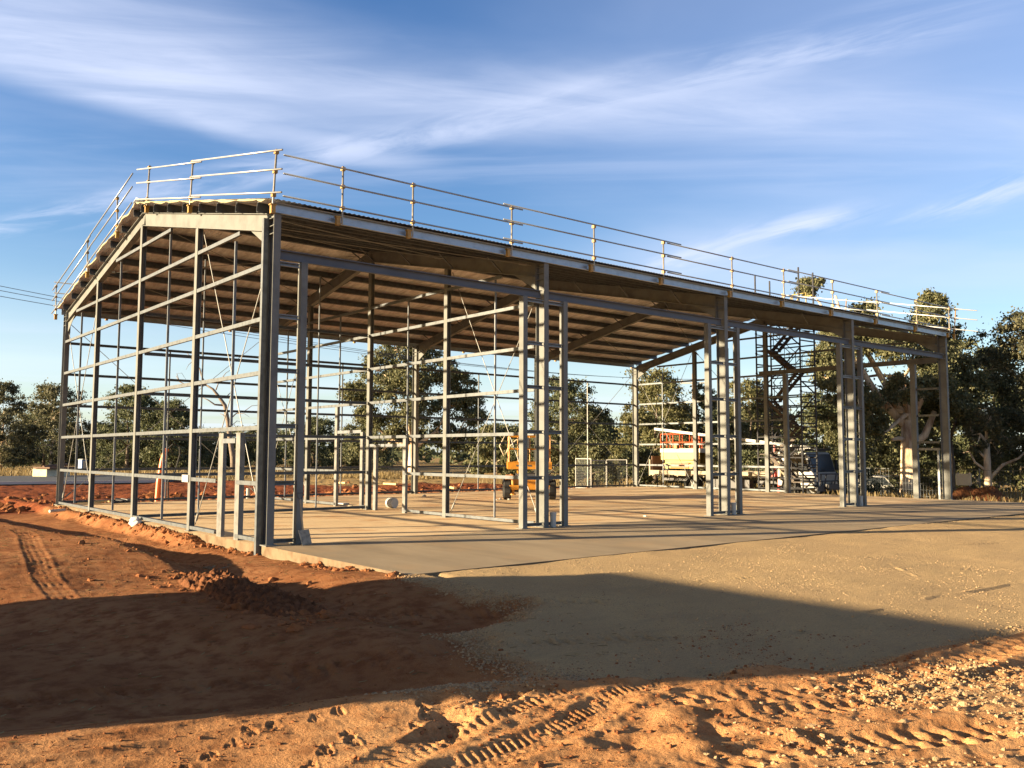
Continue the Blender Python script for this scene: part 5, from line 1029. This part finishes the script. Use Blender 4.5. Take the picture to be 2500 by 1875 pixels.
for k, (x, y, h, w, lf_, sd_, lab) in enumerate((
    (12.5, 103.0, 10.6, 8.0, LEAF_C, 120, 'tall gum cut by the left picture edge'), (15.6, 92.0, 9.8, 8.4, LEAF_C, 121, 'pale airy gum with a white trunk just left of the shed'), (20.4, 80.5, 9.2, 8.2, LEAF_B, 122, 'dark layered gum seen through the near gable'),
    (23.3, 76.0, 7.6, 6.2, LEAF_B, 123, 'rounded dark tree touching the dark layered gum on its right'), (18.5, 110.0, 7.6, 9.0, LEAF_B, 124, 'low dark tree between the two pale gums at far left'), (26.0, 108.0, 6.2, 9.5, LEAF_A, 125, 'low olive tree behind the dark layered gum'),
    (36.5, 104.0, 5.4, 10.0, LEAF_B, 126, 'low dark tree behind the dead tree'), (45.0, 103.0, 6.0, 10.0, LEAF_A, 127, 'low olive tree right of the dead tree'), (47.5, 92.0, 6.9, 8.0, LEAF_B, 128, 'dark tree left of the huge spreading gum'),
    (50.5, 84.0, 6.0, 8.0, LEAF_A, 129, 'olive tree at the left foot of the huge spreading gum'), (54.0, 60.0, 5.4, 8.0, LEAF_B, 130, 'dark tree right of the huge spreading gum'), (57.0, 48.0, 6.0, 8.0, LEAF_A, 131, 'olive tree behind the dark twin-crowned gum'),
    (58.0, 33.0, 6.4, 8.0, LEAF_B, 132, 'dark tree filling behind the dome-topped gum'), (62.0, 22.0, 7.0, 8.0, LEAF_A, 133, 'olive tree far behind the truck deck'), (64.0, 11.0, 7.4, 9.0, LEAF_B, 134, 'dark tree far behind the big gum'), (62.0, 1.0, 8.0, 9.0, LEAF_B, 135, 'dark tree far behind the fence at right'),
    (6.0, 96.0, 6.5, 9.0, LEAF_B, 136, 'dark low tree below the gum at the left edge'), (30.5, 93.0, 4.6, 8.0, LEAF_D, 137, 'pale green low tree behind the dead trunk'), (47.0, 40.0, 6.2, 8.0, LEAF_A, 138, 'olive tree between the twin-crowned gum and the huge gum'), (54.0, 37.0, 6.6, 8.0, LEAF_B, 139, 'dark tree between the dome-topped gum and the twin-crowned gum'), (56.0, 27.5, 6.2, 7.0, LEAF_A, 140, 'olive tree just right of the power pole'), (55.0, 14.0, 6.4, 8.0, LEAF_A, 141, 'olive tree right of the scaffold, behind the truck cab'))):
    tree('gum_tree' if h > 7 else 'bush_tree', lab, x, y, h, w, lf_, BARKW if lf_ is LEAF_C else BARKD, sd_, ls=0.20, nl=150, per=16, lobes=12, cb=0.06 if h < 7 else 0.14, tr=0.2, z=-0.3, rl=0.25)
for k, (x, y, h, w, lab) in enumerate(((36.8, 8.8, 1.9, 3.0, 'low shrub behind the fence left of the big gum trunk'), (46.0, 9.8, 1.9, 2.8, 'low shrub just behind the big gum trunk'), (47.2, 6.3, 2.6, 3.2, 'shrub behind the white board on the fence'), (44.5, 0.8, 2.8, 3.6, 'shrub at the fence near the right edge'), (37.0, -4.5, 2.4, 3.2, 'rightmost shrub along the fence'), (39.5, 12.0, 2.4, 3.6, 'shrub in front of the truck bull bar'), (40.5, 17.5, 2.6, 4.2, 'shrub behind the truck deck middle'), (38.8, 20.5, 2.8, 4.0, 'shrub behind the truck tail'))):
    tree('shrub', lab, x, y, h, w, (LEAF_B, LEAF_A, LEAF_D)[k % 3], BARKD, 150+k, ls=0.12, nl=130, per=10, lobes=7, cb=0.02, tr=0.05, z=-0.5, group='shrubs along the fence', cat='shrub')
# bleached dead tree
t = thing('dead_tree', 'bleached dead tree with twisted bare limbs in the distance', 'tree', (24.4, 62.0, -0.3)); b = MB()
def DP_(u, v, dep=0.0): q = RTv*((u-1425)/74.6)+FWv*dep; return (q[0], q[1], (940-v)/74.6+1.1)
b.path([(0.0, 0, -0.2), DP_(1415, 900), DP_(1392, 780), DP_(1372, 660, 0.1), DP_(1345, 545, 0.2), DP_(1300, 480, 0.1), DP_(1265, 435), DP_(1215, 405)], [0.30, 0.25, 0.22, 0.20, 0.18, 0.14, 0.11, 0.08], 9)
for pts, r0 in (([(1215, 405, 0), (1150, 415, -0.3), (1100, 412, -0.4), (1040, 385, -0.2), (1010, 345, 0)], 0.10), ([(1215, 405, 0), (1175, 340, 0.3), (1160, 290, 0.4), (1110, 240, 0.4), (1085, 200, 0.5), (1060, 178, 0.5)], 0.08), ([(1110, 240, 0.4), (1085, 265, 0.3), (1068, 300, 0.3)], 0.035), ([(1155, 285, 0.4), (1150, 240, 0.4), (1135, 228, 0.4)], 0.03),
    ([(1300, 480, 0.1), (1350, 485, 0.3), (1378, 455, 0.4), (1383, 395, 0.4)], 0.07), ([(1285, 440, 0), (1310, 390, -0.3), (1360, 325, -0.4), (1400, 300, -0.4)], 0.06), ([(1345, 545, 0.2), (1280, 540, 0), (1240, 510, -0.2), (1205, 495, -0.2)], 0.10), ([(1372, 650, 0.1), (1335, 610, 0.3), (1310, 600, 0.3)], 0.07), ([(1385, 640, 0.1), (1420, 600, 0.3), (1470, 585, 0.5), (1520, 545, 0.6), (1572, 540, 0.7)], 0.06), ([(1420, 600, 0.3), (1480, 600, 0.1), (1520, 625, 0)], 0.035), ([(1390, 690, 0.1), (1430, 650, 0.2), (1465, 660, 0.3)], 0.04), ([(1040, 385, -0.2), (1020, 330, -0.2), (1050, 325, -0.1), (1085, 380, 0)], 0.035), ([(1395, 790, 0), (1370, 770, 0.2), (1330, 800, 0.3)], 0.05)):
    n = len(pts); b.path([DP_(*p) for p in pts], [r0*(1-0.75*i/(n-1)) for i in range(n)], 6)
b.build('trunk', DEADW, t, smooth=True)
# far woodland that closes the horizon
g = np.random.default_rng(77); n = 900; az = np.radians(g.uniform(5, 98, n)); dist = g.uniform(150, 200, n); hh = 2.2+3.4*vnoise(az*22, az*0, 81)+1.5*vnoise(az*70, az*0, 82)
c = np.column_stack([-7.35+dist*np.cos(az), -16.5+dist*np.sin(az), hh*g.uniform(0.1, 0.85, n)]); V, F = leaves(c, g.uniform(1.2, 2.4, n), 36, 1.0, g, 0.3); V[:, 2] = np.maximum(V[:, 2], -0.2)
tag(npmesh('far_woodland', V, F, LEAF_B), 'far dark woodland closing the horizon behind the site trees', 'woodland', kind='stuff')
# dry grass tufts on the verge beyond the road and along the fence
def tufts(name, xy, hgt, label, seed):
    g = np.random.default_rng(seed); P = on_ground(xy); n = len(P); a = g.uniform(0, 6.28, n); hz = hgt*g.uniform(0.5, 1.3, n); ax_ = np.column_stack([np.cos(a), np.sin(a), np.zeros(n)])*(0.035+0.02*hz[:, None]); tp = P+np.column_stack([g.normal(0, 0.25, (n, 2))*hz[:, None], hz])
    V = np.stack([P-ax_, P+ax_, tp+ax_*0.3, tp-ax_*0.3], 1).reshape(-1, 3); return tag(npmesh(name, V, np.arange(4*n).reshape(-1, 4), GRASSM), label, 'grass', kind='stuff')
g = np.random.default_rng(8)
tufts('verge_grass', np.column_stack([g.uniform(-12, 44, 16000), 62+g.uniform(-12, 28, 16000)-g.uniform(0, 1, 16000)*0], ), 0.45, 'dry yellow grass on the verge beyond the road', 9) if False else None
xa = np.column_stack([g.uniform(-14, 40, 26000), g.uniform(48, 92, 26000)]); onroad = (xa[:, 0] < 17) & (xa[:, 1] < 70-0.18*(xa[:, 0]+30)+2.5); xa = xa[~onroad]; xa = xa[vnoise(xa[:, 0]*0.25, xa[:, 1]*0.25, 85) > 0.28]
tufts('verge_grass', xa, 0.40, 'dry yellow grass on the verge beyond the road', 9)
xb = np.column_stack([g.uniform(30.2, 46, 16000), g.uniform(-14, 33, 16000)]); xb = xb[~((xb[:, 0] < 35.2) & (xb[:, 1] > 6.6) & (xb[:, 1] < 19.5))]; xb = xb[vnoise(xb[:, 0]*0.5, xb[:, 1]*0.5, 86) > 0.40]
tufts('fence_grass', xb, 0.38, 'dry grass around the fence and gum trees at right', 10)

# ------------------------------------------------------------------ site hut left of the yard (throws the long shadow over the dirt)
t = thing('site_hut', 'grey site hut standing left of the yard outside the picture', 'hut', (-13.3, -3.25, 0.05))
b = MB(); b.b2((-1.2, -3.28, 0), (1.2, 3.28, 2.85)); b.build('wall', SHEDM, t)
b = MB(); b.b2((-1.24, -3.32, 2.85), (1.24, 3.32, 2.95)); b.build('roof', SHEET, t)
b = MB(); b.b2((1.2, -0.5, 0.1), (1.23, 0.4, 2.1)); b.build('door', PVC, t)
b = MB(); b.b2((1.2, 1.2, 1.0), (1.22, 2.4, 1.9)); b.build('window', GLASS, t)
